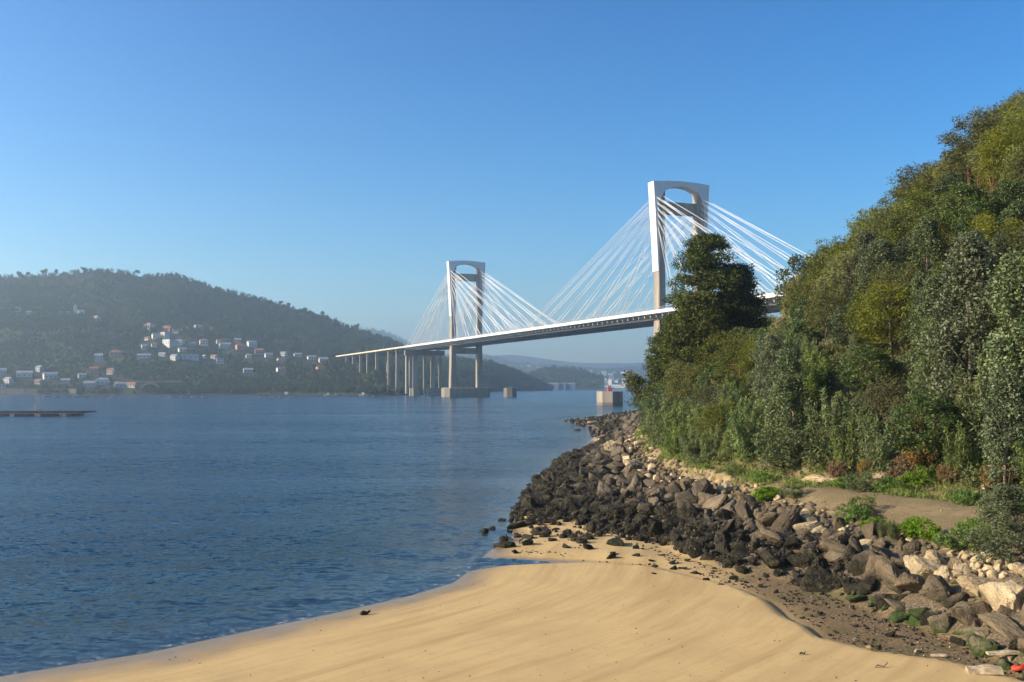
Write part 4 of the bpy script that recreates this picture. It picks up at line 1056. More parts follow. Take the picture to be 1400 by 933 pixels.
# small plants along path and bank
for kind, px, py, H in (('bright', 1168, 714, 1.15), ('bright', 1200, 728, .9), ('bright', 1262, 738, 1.2), ('bright', 1318, 752, 1.15), ('bright', 1335, 730, .9), ('bright', 1048, 686, 1.1), ('bright', 1058, 682, .9), ('bright', 1245, 668, 1.1), ('bright', 1262, 664, 1.2), ('bright', 1215, 672, 1.0), ('bright', 1155, 668, .9),
    ('bright', 1040, 660, .9), ('bright', 1320, 690, 1.0), ('bright', 1395, 700, 1.2), ('bright', 1290, 746, .7), ('tuss', 1222, 745, 1.5), ('tuss', 1205, 735, 1.0), ('tuss', 1295, 748, .8), ('tuss', 1085, 684, .8), ('tuss', 880, 596, 1.0), ('darkbush', 1180, 704, 1.2), ('darkbush', 1084, 680, 1.0), ('darkbush', 1176, 672, 1.4), ('darkbush', 1310, 684, .8), ('darkbush', 1005, 652, 1.0), ('darkbush', 960, 638, 1.2),
    ('dry', 1240, 610, 1.9), ('dry', 1262, 640, 1.8), ('dry', 1300, 660, 1.2), ('dry', 1235, 655, 1.4), ('dry', 1195, 655, 1.4), ('dry', 1150, 655, 1.3), ('dry', 1350, 560, 2.4), ('dry', 1365, 670, 1.5)):
    x, y, z = hit(px, py); plant(kind, x, y, z - .05, H, 1.0)
# the wooded slope
cand = []
ux = RNG.random(16000) * 90 + 14; uy = RNG.random(16000) ** 1.5 * 190 + 62
ok = inside(polyc(L4), ux, uy) & (line_dist(L4, ux, uy) > 1.2)
ug = near_ground(ux, uy)
def seen(x, y, z):                       # not behind the crest of the slope as the camera sees it
    fs = np.linspace(.35, .97, 26)[None, :]
    gx, gy = x[:, None] * fs, y[:, None] * fs
    g = near_ground(gx, gy, False); lz = CAMZ + (z[:, None] + 5.5 - CAMZ) * fs
    return ~(g > lz).any(1)
ok &= seen(ux, uy, ug)
placed = [(a, b, c) for a, b, c in RES]
count = 0
DBG = []
SKYX = [880, 905, 1035, 1080, 1090, 1100, 1130, 1160, 1200, 1240, 1290, 1340, 1400, 1440]
SKYY = [470, 450, 440, 428, 388, 352, 332, 295, 268, 233, 195, 150, 115, 95]
for x, y, z, k in zip(ux, uy, ug, ok):
    if not k or count >= 640: continue
    px, py = project(x, y, z)
    if px > 1480 or px < 880: continue
    d4_ = x
    need = 1.75 + 0.008 * y
    if any((x - a) ** 2 + (y - b) ** 2 < (.5 * (need + c)) ** 2 for a, b, c in placed): continue
    if y < 150 and 905 < px < 1050 and py < 520 and y > 118: pass
    r = RNG.random(); n_ = vnoise(x * .07, y * .07, 91)
    if px > 1180 and py > 400 and y < 112: kind = 'euc' if r < .5 else ('laurel' if r < .65 else 'acacia')
    elif px < 1120 and py > 440: kind = 'willow' if r < .55 else ('acacia' if r < .8 else 'laurel')
    else: kind = ('acacia' if r < .58 else 'laurel' if r < .82 else 'gorse') if n_ < .5 else ('laurel' if r < .55 else 'acacia' if r < .82 else 'willow')
    if px > 1040 and py > 535: kind = 'euc' if r < .22 else 'laurel' if r < .5 else 'willow'
    if 1200 < px < 1275 and 560 < py < 660: kind = 'gorse'
    H = {'euc': 8.5, 'acacia': 6.6, 'laurel': 5.4, 'willow': 4.4, 'gorse': 2.7}[kind] * RNG.uniform(.75, 1.25)
    if kind in ('acacia', 'laurel') and y < 105: H *= 0.85
    wide = RNG.uniform(1.05, 1.4)
    lim = max(np.interp(px + dx_ * FPX / y, SKYX, SKYY) for dx_ in (-1.3, 0)) + RNG.choice((-14, -5, 2, 8, 16))
    Hmax = z_of(lim, y) - z
    if H > Hmax:
        if Hmax < 1.6: continue
        if kind in ('acacia', 'euc', 'laurel') and Hmax < 3: kind = 'gorse'
        H = Hmax
    DBG.append((px, py, kind)); plant(kind, x, y, z - .2, H, wide); placed.append((x, y, need * wide)); count += 1


# ground cover on the slope, grass by the path
def scatter_cards(name, n, xr, yr, test, w, l, mat, up=0.4, lift=(0, .8), powY=1.4, cl=None):
    x = RNG.random(n) * (xr[1] - xr[0]) + xr[0]; y = RNG.random(n) ** powY * (yr[1] - yr[0]) + yr[0]
    k = test(x, y); x, y = x[k], y[k]; z = near_ground(x, y)
    C = np.stack([x, y, z + RNG.uniform(*lift, len(x))], 1)
    V = leaves(RNG, C, np.full((len(C), 3), .25), 5, w, l, 0.2, up)
    o = link(name, fast_mesh(name, V, quads(V)), mat); tag(o, kind='stuff'); return o
scatter_cards('undergrowth', 90000, (14, 80), (62, 220), lambda x, y: inside(polyc(L4), x, y) & (line_dist(L4, x, y) > .8) & (vnoise(x * .35, y * .35, 7) > .3), .13, .34, M['litter'], .5, (0, 1.1))
def grass_test(x, y):
    d4_ = line_dist(L4, x, y); dp_ = line_dist(PATH, x, y)
    return inside(polyc(L2), x, y) & (d4_ < 3.2) & ((dp_ > .8) | (vnoise(x * 1.1, y * 1.1, 23) > .66)) & (vnoise(x * .5, y * .5, 17) + .25 * vnoise(x * 2, y * 2, 19) > .47)
GR = scatter_cards('grass', 110000, (12, 45), (40, 190), grass_test, .05, .34, M['grass'], 1.6, (.05, .3), 1.1); 
scatter_cards('bank_weeds', 16000, (12, 45), (40, 150), lambda x, y: inside(polyc(L2), x, y) & (line_dist(L2, x, y) < 1.5) & (vnoise(x * .7, y * .7, 27) > .72), .05, .26, M['grass'], 1.2, (0, .15), 1.1)

# ------------------------------------------------------------------ rocks
def ico(sub):
    import bmesh
    bm = bmesh.new(); bmesh.ops.create_icosphere(bm, subdivisions=sub, radius=1.0)
    V = np.array([v.co[:] for v in bm.verts]); F = np.array([[v.index for v in f.verts] for f in bm.faces], np.int32); bm.free(); return V, F
ICO4 = ico(4); ICO2 = ico(2); ICO1 = ico(1)
def n3(P_, s, seed): return vnoise(P_[:, 0] * s + P_[:, 2] * s * .7, P_[:, 1] * s + P_[:, 2] * s * .6, seed) - .5
def rock_verts(rng, base, cuts=11, rough=.12, sc=(1, .8, .62)):
    V = base[0].copy()
    for k in range(cuts):
        n = rng.normal(size=3); n /= np.linalg.norm(n); h = rng.uniform(.38, .82)
        d = V @ n - h; V = V - np.clip(d, 0, None)[:, None] * n * .97
    nn = V / (np.linalg.norm(V, axis=1)[:, None] + 1e-9)
    V = V + nn * (rough * n3(V, 2.2, int(rng.integers(999))) + rough * .5 * n3(V, 6, int(rng.integers(999))) + rough * .22 * n3(V, 14, int(rng.integers(999))))[:, None]
    V = V * np.array(sc); return V
def hull_rock(seed):
    import bmesh
    rng = np.random.default_rng(seed); bm = bmesh.new()
    P_ = rng.normal(size=(int(rng.integers(9, 15)), 3)); P_ /= np.linalg.norm(P_, axis=1)[:, None]; P_ = np.sign(P_) * np.abs(P_) ** .8
    for p in P_: bm.verts.new(p * rng.uniform(.8, 1.1))
    bmesh.ops.convex_hull(bm, input=bm.verts)
    loose = [v for v in bm.verts if not v.link_faces]
    bmesh.ops.delete(bm, geom=loose, context='VERTS')
    bmesh.ops.bevel(bm, geom=list(bm.edges), offset=.07, segments=2, affect='EDGES', clamp_overlap=True)
    bmesh.ops.triangulate(bm, faces=list(bm.faces))
    for _ in range(3):
        lg = [e for e in bm.edges if e.calc_length() > .13]
        if not lg: break
        bmesh.ops.subdivide_edges(bm, edges=lg, cuts=1); bmesh.ops.triangulate(bm, faces=list(bm.faces))
    V = np.array([v.co[:] for v in bm.verts]); bm.verts.index_update(); F = np.array([[v.index for v in f.verts] for f in bm.faces], np.int32); bm.free()
    nn = V / (np.linalg.norm(V, axis=1)[:, None] + 1e-9); s = int(rng.integers(999))
    V = V + nn * (.16 * n3(V, 1.6, s) + .10 * n3(V, 4.5, s + 1) + .07 * n3(V, 11, s + 2))[:, None]
    return V * np.array((1.12, rng.uniform(.62, .95), rng.uniform(.5, .82))), F
ROCKM = []
for k in range(20):
    V, F_ = hull_rock(300 + k)
    me = fast_mesh('boulder', V, F_); smooth(me, k % 3 != 0); me.materials.append(M['rock_brown']); ROCKM.append(me)
ROCKS = []
def rock(x, y, z, r, mat, label=None, sc=None, name='boulder', tilt=.45, k=None):
    o = bpy.data.objects.new(name, ROCKM[RNG.integers(20) if k is None else k]); COL.objects.link(o)
    o.material_slots[0].link = 'OBJECT'; o.material_slots[0].material = M[mat]
    o.location = (x, y, z); s = sc or (1, 1, 1); o.scale = (r * s[0], r * s[1], r * s[2])
    o.rotation_euler = (RNG.normal() * tilt, RNG.normal() * tilt, RNG.random() * 6.28)
    tag(o, label or 'x', 'rock'); ROCKS.append((o, mat, r, label)); return o
RD = []
def rock_px(px, py, wpx, mat, label=None, sc=None, sink=.25, name='boulder', tilt=.3):
    x, y, z = hit(px, py + wpx * .18)
    r = wpx / 2 * y / FPX * 1.12
    RD.append((x, y, r)); return rock(x, y, z + r * (.42 - sink), r, mat, label, sc, name, tilt)
for a in [(1376, 818, 70, 'rock_pale', 'biggest pale beige boulder at the right edge of the photo'), (1352, 796, 60, 'rock_pale', 'large pale boulder tucked up-left against the biggest pale one'),
    (1378, 858, 80, 'rock_brown', 'long flat grey boulder below the biggest pale boulder', (1.2, .7, .5)), (1333, 838, 66, 'rock_brown', 'pinkish brown slab boulder left of the long flat grey one'),
    (1347, 884, 52, 'rock_algae', 'rounded pale boulder with green film, lowest on the mud at right'), (1382, 897, 24, 'rock_pale', 'small yellowish boulder in the lower right corner by the plank'),
    (1289, 806, 56, 'rock_algae', 'brown upright boulder with green algae foot, near the mud'), (1232, 826, 40, 'rock_algae', 'lone boulder with the brightest green algae foot on the sand edge'),
    (1320, 858, 34, 'rock_algae', None), (1310, 876, 26, 'rock_brown', None), (1258, 797, 62, 'rock_brown', 'dark blocky boulder left of the upright algae-footed one'),
    (1211, 781, 52, 'rock_brown', 'reddish brown blocky boulder above the lone algae-footed one'), (1248, 774, 38, 'rock_pale', 'flat-topped pale boulder resting on dark blocks'),
    (1282, 764, 38, 'rock_pale', 'tall pale yellow boulder just below the grass tussock'), (1312, 776, 30, 'rock_pale', None), (1327, 786, 28, 'rock_pale', None), (1398, 780, 44, 'rock_pale', 'pale boulder at the top right of the bank'),
    (1398, 815, 50, 'rock_pale', None), (1395, 880, 40, 'rock_brown', None), (1150, 748, 52, 'rock_brown', 'long tilted brown slab in the middle of the bank', (1.2, .6, .6)), (1182, 749, 28, 'rock_pale', 'small cream boulder beside the long tilted slab'),
    (1121, 727, 28, 'rock_pale', 'rounded greenish pale boulder above the long tilted slab'), (1038, 724, 44, 'rock_brown', 'left half of the split brown boulder'), (1062, 731, 50, 'rock_brown', 'right half of the split brown boulder'),
    (1060, 706, 48, 'rock_brown', 'flat light brown boulder on top of the split boulder', (1.2, .8, .6)), (1103, 719, 30, 'rock_pale', None), (1098, 707, 28, 'rock_pale', None), (988, 667, 30, 'rock_pale', 'pale boulder alone on the edge of the dirt path'),
    (1145, 760, 40, 'rock_brown', None), (978, 719, 30, 'rock_brown', None), (994, 720, 26, 'rock_brown', None), (940, 692, 30, 'rock_brown', None), (881, 695, 34, 'rock_brown', None), (893, 690, 36, 'rock_brown', None),
    (964, 740, 26, 'rock_weed', None), (992, 752, 30, 'rock_weed', None), (1013, 757, 26, 'rock_weed', None), (1089, 766, 36, 'rock_weed', None), (1126, 787, 30, 'rock_weed', None), (1091, 787, 24, 'rock_weed', None), (1185, 800, 34, 'rock_weed', None), (1165, 805, 28, 'rock_weed', None),
    (860, 675, 30, 'rock_brown', None), (898, 675, 30, 'rock_brown', None), (848, 608, 15, 'rock_pale', None), (871, 632, 18, 'rock_pale', None), (1195, 885, 22, 'rock_pale', 'lone squarish yellow-brown rock out on the mud flat'), (1218, 868, 18, 'rock_weed', 'dark weedy clump on the mud flat above the squarish rock'),
    (1209, 648, 46, 'rock_pale', 'large pale boulder at the slope foot beyond the path'), (1140, 656, 46, 'rock_pale', 'low pale earth-coloured ledge at the slope foot left of the big one', (1.4, .8, .5)), (1348, 665, 30, 'rock_pale', 'beige boulder at the slope foot near the right edge'), (1178, 668, 16, 'rock_pale', None),
    (1175, 690, 10, 'rock_pale', None), (1060, 668, 12, 'rock_pale', None)]:
    rock_px(*a)
WEEDY = [(659, 727, 18), (670, 723, 15), (686, 710, 13), (708, 719, 26), (722, 733, 20), (754, 737, 17), (690, 745, 28), (707, 753, 17), (774, 746, 14), (806, 748, 19), (842, 742, 32), (824, 723, 12), (813, 727, 10), (838, 755, 12), (834, 761, 20), (870, 758, 11),
         (871, 747, 13), (891, 765, 9), (895, 773, 9), (920, 768, 14), (921, 776, 12), (933, 775, 13), (894, 782, 9), (758, 635, 6), (782, 623, 7), (790, 587, 8), (725, 661, 9), (950, 782, 12), (965, 790, 10), (985, 797, 9), (1003, 790, 13), (1020, 795, 10), (940, 765, 12), (975, 775, 10), (1040, 800, 12), (1060, 808, 9), (905, 757, 11), (858, 735, 14), (790, 727, 12), (762, 722, 12)]
for px, py, wpx in WEEDY:
    x, y, z = hit(px, py + 3); z = max(z, -.15); r = wpx / 2 * y / FPX * 1.2
    RD.append((x, y, r)); rock(x, y, z + r * .12, r, 'weedrock', None, (1, .9, .75), 'seaweed_rock', .2) if False else rock(x, y, z + r * .1, r, 'rock_weed', None, (1, .9, .8), 'seaweed_rock', .2)
# fill the bank
n = 90000
x = RNG.random(n) * 75 - 8; y = 36 + 420 * RNG.random(n) ** 1.8
b1_, b2_, b0_ = inside(polyc(L1), x, y), inside(polyc(L2), x, y), inside(polyc(L0), x, y)
dd1, dd2, dd0 = line_dist(L1, x, y), line_dist(L2, x, y), line_dist(L0, x, y)
bank = b1_ & (~b2_ | (dd2 < .9))
reef = ~b1_ & (y > 70) & ((b0_) | (dd0 < .4)) & (RNG.random(n) < np.where(dd1 < 2.0, .7, .16)) & ((x - 14) ** 2 / 9 + (y - 205) ** 2 / 700 > 1)
keep = bank | reef
x, y, dd1, dd2, b1_, b2_, reef = x[keep], y[keep], dd1[keep], dd2[keep], b1_[keep], b2_[keep], reef[keep]
zz = near_ground(x, y); f = np.where(reef, 0.0, dd1 / (dd1 + dd2 + 1e-6)); f = np.where(b2_, 1.05, f)
acc = list(RD); cell = {}
def near_ok(px_, py_, r):
    ci, cj = int(px_ // 2), int(py_ // 2)
    for i in range(ci - 2, ci + 3):
        for j in range(cj - 2, cj + 3):
            for (a, b, c) in cell.get((i, j), ()):
                if (px_ - a) ** 2 + (py_ - b) ** 2 < (.62 * (r + c)) ** 2: return False
    return True
for a in acc: cell.setdefault((int(a[0] // 2), int(a[1] // 2)), []).append(a)
fillr = []
for pas, (ra, rb) in enumerate(((.9, 1.45), (.5, .95), (.28, .55), (.14, .3))):
    for i in RNG.permutation(len(x))[:(600, 7000, 14000, 20000)[pas]]:
        if f[i] > .9 and pas < 2: continue
        if f[i] > 1.0 and RNG.random() < .6: continue
        if pas == 0 and (f[i] > .8 or y[i] < 44 and f[i] < .1): continue
        r = RNG.uniform(ra, rb) * (1.0 if y[i] < 100 else 1.12) * (.8 if f[i] > .8 else 1) * (.7 if reef[i] else 1)
        if reef[i] and RNG.random() < .4: continue
        if not near_ok(x[i], y[i], r): continue
        cell.setdefault((int(x[i] // 2), int(y[i] // 2)), []).append((x[i], y[i], r))
        ff = f[i] + RNG.normal() * .12
        if y[i] < 52: mat = 'rock_algae' if ff < .18 else 'rock_brown' if ff < .6 else 'rock_pale'
        else: mat = 'rock_weed' if ff < (.70 if y[i] < 150 else .85) else 'rock_brown' if ff < .97 or RNG.random() < .75 else 'rock_pale'
        if mat == 'rock_brown' and RNG.random() < .06: mat = 'rock_pale'
        fillr.append((x[i], y[i], zz[i] + r * .22, r, mat, f[i]))
fillr.sort(key=lambda q: -q[3] / q[1])
NIND = max(0, 292 - len(ROCKS))
for q in fillr[:NIND]: rock(q[0], q[1], q[2], q[3], q[4])
rest = fillr[NIND:]
print('rocks', len(ROCKS), 'rest', len(rest))
def stones(name, items, mat, base, seed):
    rng = np.random.default_rng(seed); protos = [rock_verts(rng, base, 9, .12, (1, rng.uniform(.6, .9), rng.uniform(.5, .8))) for k in range(12)]
    VV, FF, b = [], [], 0
    for (x_, y_, z_, r_) in items:
        V = protos[rng.integers(12)] * r_; a, t_ = rng.random() * 6.28, rng.normal() * .5
        R1 = np.array([[np.cos(a), -np.sin(a), 0], [np.sin(a), np.cos(a), 0], [0, 0, 1]]); R2 = np.array([[1, 0, 0], [0, np.cos(t_), -np.sin(t_)], [0, np.sin(t_), np.cos(t_)]])
        VV.append(V @ (R1 @ R2).T + np.array([x_, y_, z_])); FF.append(base[1] + b); b += len(V)
    if not VV: return
    o = link(name, fast_mesh(name, np.concatenate(VV), np.concatenate(FF)), M[mat]); tag(o, kind='stuff')
    if base is not ICO1: smooth(o.data)
for mt, nm in (('rock_weed', 'seaweed_rubble'), ('rock_brown', 'brown_rubble'), ('rock_pale', 'pale_rubble'), ('rock_algae', 'green_rubble')):
    stones(nm, [q[:4] for q in rest if q[4] == mt], mt, ICO2, hash(mt) % 1000 if False else len(mt) * 7)
wr = [q for q in fillr if q[4] == 'rock_weed' and q[1] < 200 and q[3] > .3]
CC, RR = [], []
for q_ in wr:
    for k in range(int(6 + 26 * q_[3] ** 2 * min(1, 110 / q_[1]) * .5)):
        d = RNG.normal(size=3); d[2] = abs(d[2]) * .8; d /= np.linalg.norm(d)
        zc = q_[2] + d[2] * q_[3] * .62
        if zc > 1.9 + RNG.normal() * .3: continue
        CC.append((q_[0] + d[0] * q_[3] * .78, q_[1] + d[1] * q_[3] * .78, zc)); RR.append((.16, .16, .12))
V = leaves(RNG, np.array(CC), np.array(RR), 13, .05, .16, .2, -.5, .7)
tag(link('seaweed', fast_mesh('seaweed', V, quads(V)), M['seaweed']), kind='stuff')
def pebbles(name, n, test, xr, yr, rr_, mat, seed, powY=1.3):
    rng = np.random.default_rng(seed); x = rng.random(n) * (xr[1] - xr[0]) + xr[0]; y = yr[0] + (yr[1] - yr[0]) * rng.random(n) ** powY
    k = test(x, y); x, y = x[k], y[k]; z = near_ground(x, y); r = rr_[0] + (rr_[1] - rr_[0]) * rng.random(len(x)) ** 4
    stones(name, list(zip(x, y, z + r * .2, r)), mat, ICO1, seed)
def mud_t(x, y): return inside(EDGE + [(60, 20), (60, 200), (EDGE[0][0] - 3, 200)], x, y) & ~inside(polyc(L1), x, y) & inside(polyc(L0), x, y) & (line_dist(EDGE, x, y) > .9) & (vnoise(x * .9, y * .9, 5) > np.where(x > 11, .25, .62))
pebbles('beach_pebbles', 16000, mud_t, (0, 30), (34, 68), (.018, .13), 'rock_brown', 301)
pebbles('pale_pebbles', 3500, mud_t, (6, 30), (34, 60), (.015, .07), 'drift', 302)
pebbles('weed_scraps', 4200, mud_t, (0, 26), (36, 80), (.03, .17), 'weed', 303)
def bank_t(x, y): return inside(polyc(L1), x, y) & ~(inside(polyc(L2), x, y) & (line_dist(L2, x, y) > 2.2))
pebbles('bank_gravel', 16000, lambda x, y: bank_t(x, y) & (line_dist(L2, x, y) < 3.2), (8, 40), (38, 210), (.03, .22), 'rock_brown', 304, 1.5)
pebbles('sand_specks', 1500, lambda x, y: inside(polyc(L0), x, y) & ~inside(EDGE + [(60, 20), (60, 200), (EDGE[0][0] - 3, 200)], x, y), (-22, 26), (33, 66), (.008, .05), 'weed', 306)
pebbles('path_stones', 1800, lambda x, y: inside(polyc(L2), x, y) & ~inside(polyc(L4), x, y), (8, 40), (44, 200), (.02, .10), 'drift', 305, 1.3)

# ------------------------------------------------------------------ driftwood and litter
def log(px, py, lpx, ang, lab, rad=.13, mat='drift', name='driftwood', dz=.25, flat=False):
    x, y, z = hit(px, py); Lh = lpx / 2 * y / FPX
    mb = MB()
    if flat: mb.loft([[(xx, -rad, -rad * .3), (xx, rad, -rad * .3), (xx, rad * (.9 + .12 * math.sin(9 * xx)), rad * (.3 + .1 * math.sin(5 * xx + 1))), (xx, -rad * (.85 + .1 * math.sin(7 * xx)), rad * (.26 + .09 * math.sin(6 * xx)))] for xx in [Lh * (-1 + k / 7) for k in range(15)]])
    else: mb.tube([(-Lh, 0, .02), (-Lh * .4, .06, .05), (Lh * .3, -.04, .02), (Lh, .05, .08)], [rad, rad * 1.1, rad * .8, rad * .5], 8)
    o = link(name, mb.mesh(name, M[mat], not flat)); o.location = (x, y, z + dz); o.rotation_euler = (0, -.06, ang)
    tag(o, lab, 'driftwood'); return o
log(872, 653, 21, -.6, 'pale log lying among the rocks below the start of the path', .2, dz=.6)
log(878, 613, 22, .25, 'bleached log at the far end of the path beside grass', .3, dz=.6)
log(812, 580, 18, .1, 'thin pale log on the dark reef near the water', .25, dz=.5)
log(1346, 921, 44, -.25, 'wide weathered plank in the lower right corner', .3, dz=.12, flat=True, name='plank')
log(1372, 905, 42, -.1, 'short squared beam above the wide plank, lower right corner', .16, dz=.3, flat=True, name='plank')
log(1257, 893, 14, .4, 'short bleached stick on the mud, left of the other one', .06, dz=.06)
log(1283, 899, 20, -.35, 'flat bleached board piece on the mud flat', .1, dz=.06, flat=True, name='plank')
log(1205, 913, 19, .05, 'thin white stick lying on the smooth sand', .035, dz=.04)
log(1172, 877, 12, .2, 'white stick at the edge of the sand bank', .035, dz=.05)
log(500, 841, 13, .4, 'dark weed-covered stick at the edge of the water', .09, 'weed', dz=.06)
log(1098, 896, 9, .2, 'small dark stick on the sand near the mud flat', .03, 'weed', dz=.03)
x, y, z = hit(1394, 917)
mb = MB(); rng = np.random.default_rng(3)
mb.loft([[(.32 * math.cos(a) * s + .04 * math.sin(5 * a), .2 * math.sin(a) * s, h + .02 * math.sin(3 * a)) for a in [k * .5236 for k in range(12)]] for s, h in ((1, 0), (.95, .08), (.6, .15), (.2, .12))])
o = mb.build('plastic_scrap', M['red'], None, True); o.location = (x, y, z + .03); tag(o, 'crumpled red plastic scrap in the lower right corner', 'litter')

# ------------------------------------------------------------------ woods on the far slopes
def far_wood(name, sample, n, pxr, fr_, size, per, mat, seed, avoid=None, dens=None, shore=0.03, lw=1.7):
    rng = np.random.default_rng(seed)
    px = rng.uniform(*pxr, n); ff = rng.uniform(fr_[0], fr_[1], n)
    x, y, z = sample(px, ff); k = z > 1.0
    rowp = HOR - FPX * (z - CAMZ) / y
    if avoid is not None:
        for hx, hy, wd in avoid: k &= ~((np.abs(px - hx) < wd * .42 + 3) & (rowp > hy - 2) & (rowp < hy + 8))
    if dens is not None: k &= rng.random(n) < dens(px, rowp, x, y)
    x, y, z = x[k], y[k], z[k]; h = rng.uniform(size[0], size[1], len(x))
    if avoid is not None: h = np.where((rowp[k] > 440) & (rowp[k] < 532) & (ff[k] < .55), h * .62, h)
    C = np.stack([x, y, z + h * .5], 1); R = np.stack([h * .42, h * .42, h * .5], 1)
    V = leaves(rng, C, R, per, lw * .6, lw, .3, .2, shell=.35)
    o = link(name, fast_mesh(name, V, quads(V)), mat); tag(o, kind='stuff'); return o
low_d = lambda px, r, x, y: np.clip(.1 + 2.0 * vnoise(x * .012, y * .012, 77), 0, 1)
far_wood('far_woods', hillL, 5200, (-60, 756), (.48, 1.06), (6, 11), 90, M['woodfar'], 401)
far_wood('far_woods', hillL, 7000, (-60, 700), (.015, .5), (4, 9), 70, M['woodfar'], 402, house_px, low_d)
far_wood('far_copse', hillL, 500, (-60, 640), (.03, .5), (3, 7), 80, M['woodpale'], 403, house_px, lambda px, r, x, y: np.clip(2.2 * vnoise(x * .02, y * .02, 87) - .9, 0, 1))
far_wood('shore_woods', hillL, 1300, (-60, 756), (.012, .06), (4, 8), 90, M['woodfar'], 404, house_px)
far_wood('far_woods', midhill, 700, (690, 825), (.05, 1.05), (7, 14), 50, M['woodfar'], 405, lw=2.6)
far_wood('far_woods', farhill, 2600, (480, 960), (.3, 1.03), (10, 18), 36, M['woodfar'], 406, lw=4)

# single trees one can tell apart on the far ridge and shore
def far_tree(px, f_, H, lab, mat='woodfar', shape='umb', py=None):
    if py is not None: f_ = find_f(hillL, px, py)
    x, y, z = [float(q[0]) for q in hillL(np.array([float(px)]), np.array([f_]))]
    o = empty('ridge_tree' if shape == 'umb' else 'shore_tree', (x, y, z)); tag(o, lab, 'tree')
    rng = np.random.default_rng(int(px * 7) + 3)
    if shape == 'umb': C = [(rng.normal() * H * .17, rng.normal() * H * .17, H * (.78 + .1 * rng.normal())) for k in range(9)]
    else: C = [(rng.normal() * H * .2, rng.normal() * H * .2, H * rng.uniform(.3, .85)) for k in range(16)]
    V = leaves(rng, C, np.full((len(C), 3), H * .2), 70, H * .06, H * .11, .3, .2)
    mb = MB(); mb.tube([(0, 0, -1), (0, 0, H * .8)], [H * .03, H * .015], 5)
    mb.build('trunk', M['bark'], o); link('crown', fast_mesh('crown', V, quads(V)), M[mat], o)
for px, H, lab in ((58, 15, 'large round-topped pine standing alone on the left ridge'), (75, 12.5, 'second round pine just right of the large lone one on the ridge'), (36, 11, 'small pine on the ridge left of the large lone pine'), (24, 12, 'pointed tree leftmost on the ridge skyline'),
    (112, 11, 'tree standing clear where the ridge begins to climb'), (186, 12, 'tall thin tree at the notch in the ridge top'), (382, 12, 'slender pine poking above the falling ridge, left of its twin'), (394, 12.5, 'slender twin pine on the falling ridge, nearer the bridge'), (416, 12, 'round ridge tree where the ridge drops toward the bridge'), (440, 12, 'flat-topped ridge tree halfway down the falling ridge'), (487, 12, 'small ridge tree above the left end of the viaduct')):
    far_tree(px, .995, H, lab)
far_tree(741, .6, 12, 'lone tree at the tip of the wooded headland behind the bridge')
for px, py, H, lab in ((517, 524, 17, 'pale green round tree left of the tallest viaduct piers'), (505, 526, 15, 'pale green tree on the shore, second left of the viaduct piers'), (428, 520, 14, 'yellowish tree on the shore under the village end'), (372, 505, 15, 'olive tree below the brownish village house'), (445, 508, 14, 'pale tree below the end of the viaduct'), (492, 510, 12, 'round pale tree under the viaduct'), (545, 534, 11, 'small pale tree at the foot of the viaduct piers')):
    far_tree(px, None, H, lab, 'woodpale', 'round', py)
# ------------------------------------------------------------------ labels for the repeats
def rel(px, py, marks):
    best = min(marks, key=lambda m: math.hypot((px - m[1]), (py - m[2]) * 1.2) / m[3])
    dx, dy = px - best[1], py - best[2]; d = math.hypot(dx, dy)
    if d < 14: return 'at ' + best[0]
    a = math.degrees(math.atan2(-dy, dx)) % 360
    word = ['right of', 'up and right of', 'above', 'up and left of', 'left of', 'down and left of', 'below', 'down and right of'][int(((a + 22.5) % 360) // 45)]
    q = 'just ' if d < 45 else ('' if d < 95 else 'well ')
    return q + word + ' ' + best[0]
ORD = {2: ['left one,', 'right one,'], 3: ['leftmost,', 'middle,', 'rightmost,'], 4: ['leftmost,', 'second from left,', 'third from left,', 'rightmost,'],
       5: ['leftmost,', 'second from left,', 'middle,', 'fourth from left,', 'rightmost,']}
def label_all(items, group_of):
    """items: (object, description, relation, px)"""
    d = {}
    for it in items: d.setdefault(it[1] + ' ' + it[2], []).append(it)
    for k, L_ in d.items():
        L_.sort(key=lambda t_: t_[3])
        for i, it in enumerate(L_):
            it[0]['label'] = k if len(L_) == 1 or len(L_) > 5 else ORD[len(L_)][i] + ' ' + k
            it[0]['group'] = group_of(it)
HM = [('the tallest pine', 965, 400, 1.2), ('the leaning pine', 890, 540, 1), ('the skyline canes', 1098, 405, 1.2), ('the lower canes', 1005, 530, 1), ('the dark hollow', 1185, 600, 1.1),
      ('the largest eucalyptus', 1325, 500, 1.3), ('the slope-foot boulder', 1210, 645, 1), ('the path bend', 900, 630, 1), ('the skyline notch', 1165, 310, 1.2), ('the skyline hump', 1255, 235, 1.2), ('the top right corner', 1390, 130, 1.3),
      ('the rusty earth patch', 1245, 585, .9), ('the sunny foot shrubs', 1000, 600, 1), ('the right path end', 1340, 700, 1), ('the grass tussock', 1222, 735, .8), ('the reddish trunks', 1370, 270, 1.1)]
its = []
for o, kind, H, lab in PLANTS:
    if lab: 
        o['group'] = {'pine': 'dark pines at the point', 'pineb': 'dark pines at the point', 'pinelean': 'dark pines at the point', 'euc': 'eucalyptus on the right slope'}.get(kind, 'trees on the right slope'); continue
    x, y, z = o.location; px, py = project(x, y, z + H * .55)
    big = {'euc': 8.5, 'acacia': 6.6, 'laurel': 5.4, 'willow': 4.4, 'gorse': 2.7}.get(kind)
    sz = '' if big is None else ('taller ' if H > big * 1.08 else 'lower ' if H < big * .88 else '')
    its.append((o, sz + PROTO[kind]['desc'], rel(px, py, HM), px))
label_all(its, lambda it: {'tree': 'trees on the right slope', 'shrub': 'shrubs on the right slope', 'bush': 'bushes along the path', 'tussock': 'grass tussocks along the path', 'bracken': 'dry bracken on the slope', 'cane clump': 'cane clumps on the slope'}[it[0]['category']])
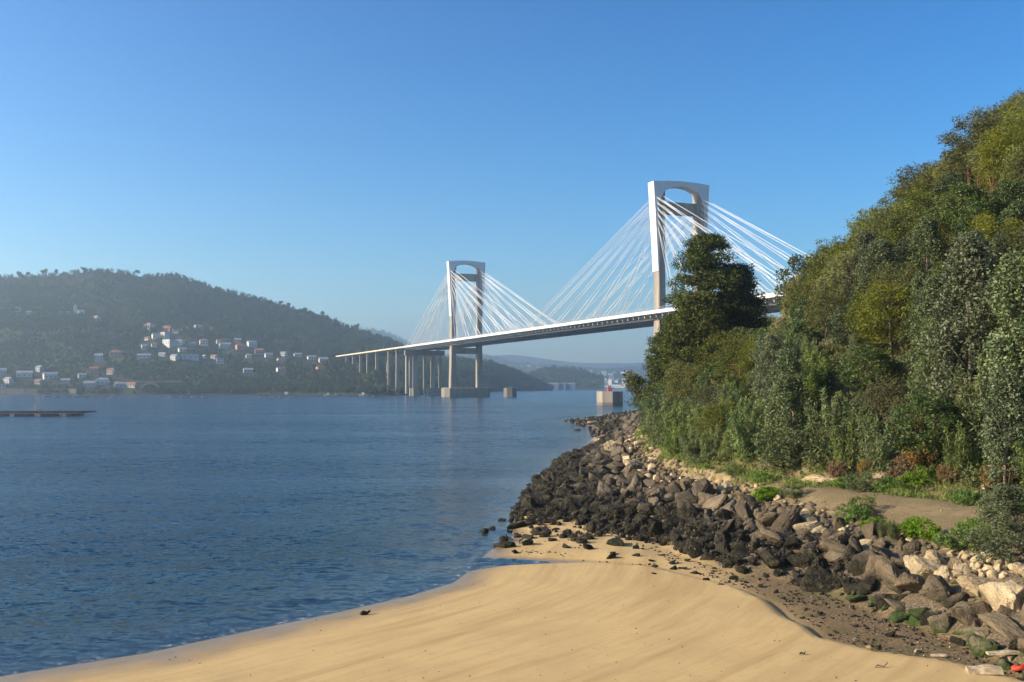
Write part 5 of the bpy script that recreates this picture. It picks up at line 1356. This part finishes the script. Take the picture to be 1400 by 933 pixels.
RM = [('the split boulder', 1050, 722, 1.2), ('the biggest pale boulder', 1376, 810, 1.2), ('the lone algae boulder', 1231, 826, 1), ('the long tilted slab', 1150, 748, 1), ('the path-edge boulder', 988, 667, 1), ('the pale log', 872, 653, .9), ('the far log', 878, 613, .9),
      ('the reef tip', 790, 577, 1.1), ('the waterside rock corner', 722, 690, 1.1), ('the runnel mouth', 660, 762, 1), ('the runnel end', 895, 772, 1), ('the sandbank corner', 1050, 822, 1), ('the sand cove', 812, 600, .8), ('the corner plank', 1346, 921, .9), ('the grass tussock', 1222, 735, .9), ('the two weedy islets', 665, 724, .8)]
its = []
for o, mat, r, lab in ROCKS:
    if lab: o['group'] = 'boulders of the shore bank'; continue
    x, y, z = o.location; px, py = project(x, y, z)
    sz = 'large ' if r * FPX / y > 17 else 'small ' if r * FPX / y < 9 else ''
    desc = {'rock_weed': 'black weedy rock', 'rock_brown': 'brown-grey rock', 'rock_pale': 'pale beige rock', 'rock_algae': 'green-footed rock'}[mat]
    its.append((o, sz + desc, rel(px, py, RM), px))
label_all(its, lambda it: 'boulders of the shore bank' if it[0].name.startswith('boulder') else 'weedy rocks on the sand')
CM = [('the far fender block', 697, 537, 1), ('the near fender block', 835, 543, 1.2), ('the brightest town block', 808, 517, 1), ('the headland tip', 745, 528, 1), ('the pine at the point', 880, 520, 1), ('the low wooded hill', 780, 512, 1)]
its = []
for o, px, py, zw, wall, h in CITY:
    c = {'plaster': 'white', 'cream': 'cream', 'greyp': 'grey', 'pink': 'reddish', 'bluep': 'dark blue'}[wall]
    n_ = o.name.split('.')[0]
    desc = {'apartment_block': ('tall ' if h > 15 else 'low ' if h < 11 else '') + c + ' town block', 'port_shed': 'long white port shed', 'house': 'white hillside house', 'harbour_warehouse': 'dark blue harbour warehouse'}[n_]
    its.append((o, 'distant ' + desc, rel(px, py, CM), px))
label_all(its, lambda it: {'apartment_block': 'town blocks across the bay', 'port_shed': 'white port sheds across the bay', 'house': 'white houses on the far range', 'harbour_warehouse': 'harbour warehouses behind the headland'}[it[0].name.split('.')[0]])
HMK = [('the largest white building', 232, 468, 1.2), ('the long white hall', 260, 488, 1), ('the church tower', 102, 428, 1), ('the terracotta house', 328, 474, 1), ('the viaduct end', 460, 490, 1.2), ('the stone arch', 213, 520, 1), ('the waterside row', 150, 526, 1), ('the long shore house', 34, 513, 1)]
its = [(o, 'tiny ' + {'plaster': 'white', 'cream': 'cream', 'greyp': 'grey', 'pink': 'reddish'}[w_] + ' house with ' + ('red' if r_ == 'roof' else 'grey') + ' roof', rel(px, py, HMK), px) for o, px, py, w_, r_ in TINY]
label_all(its, lambda it: 'houses on the far hillside')
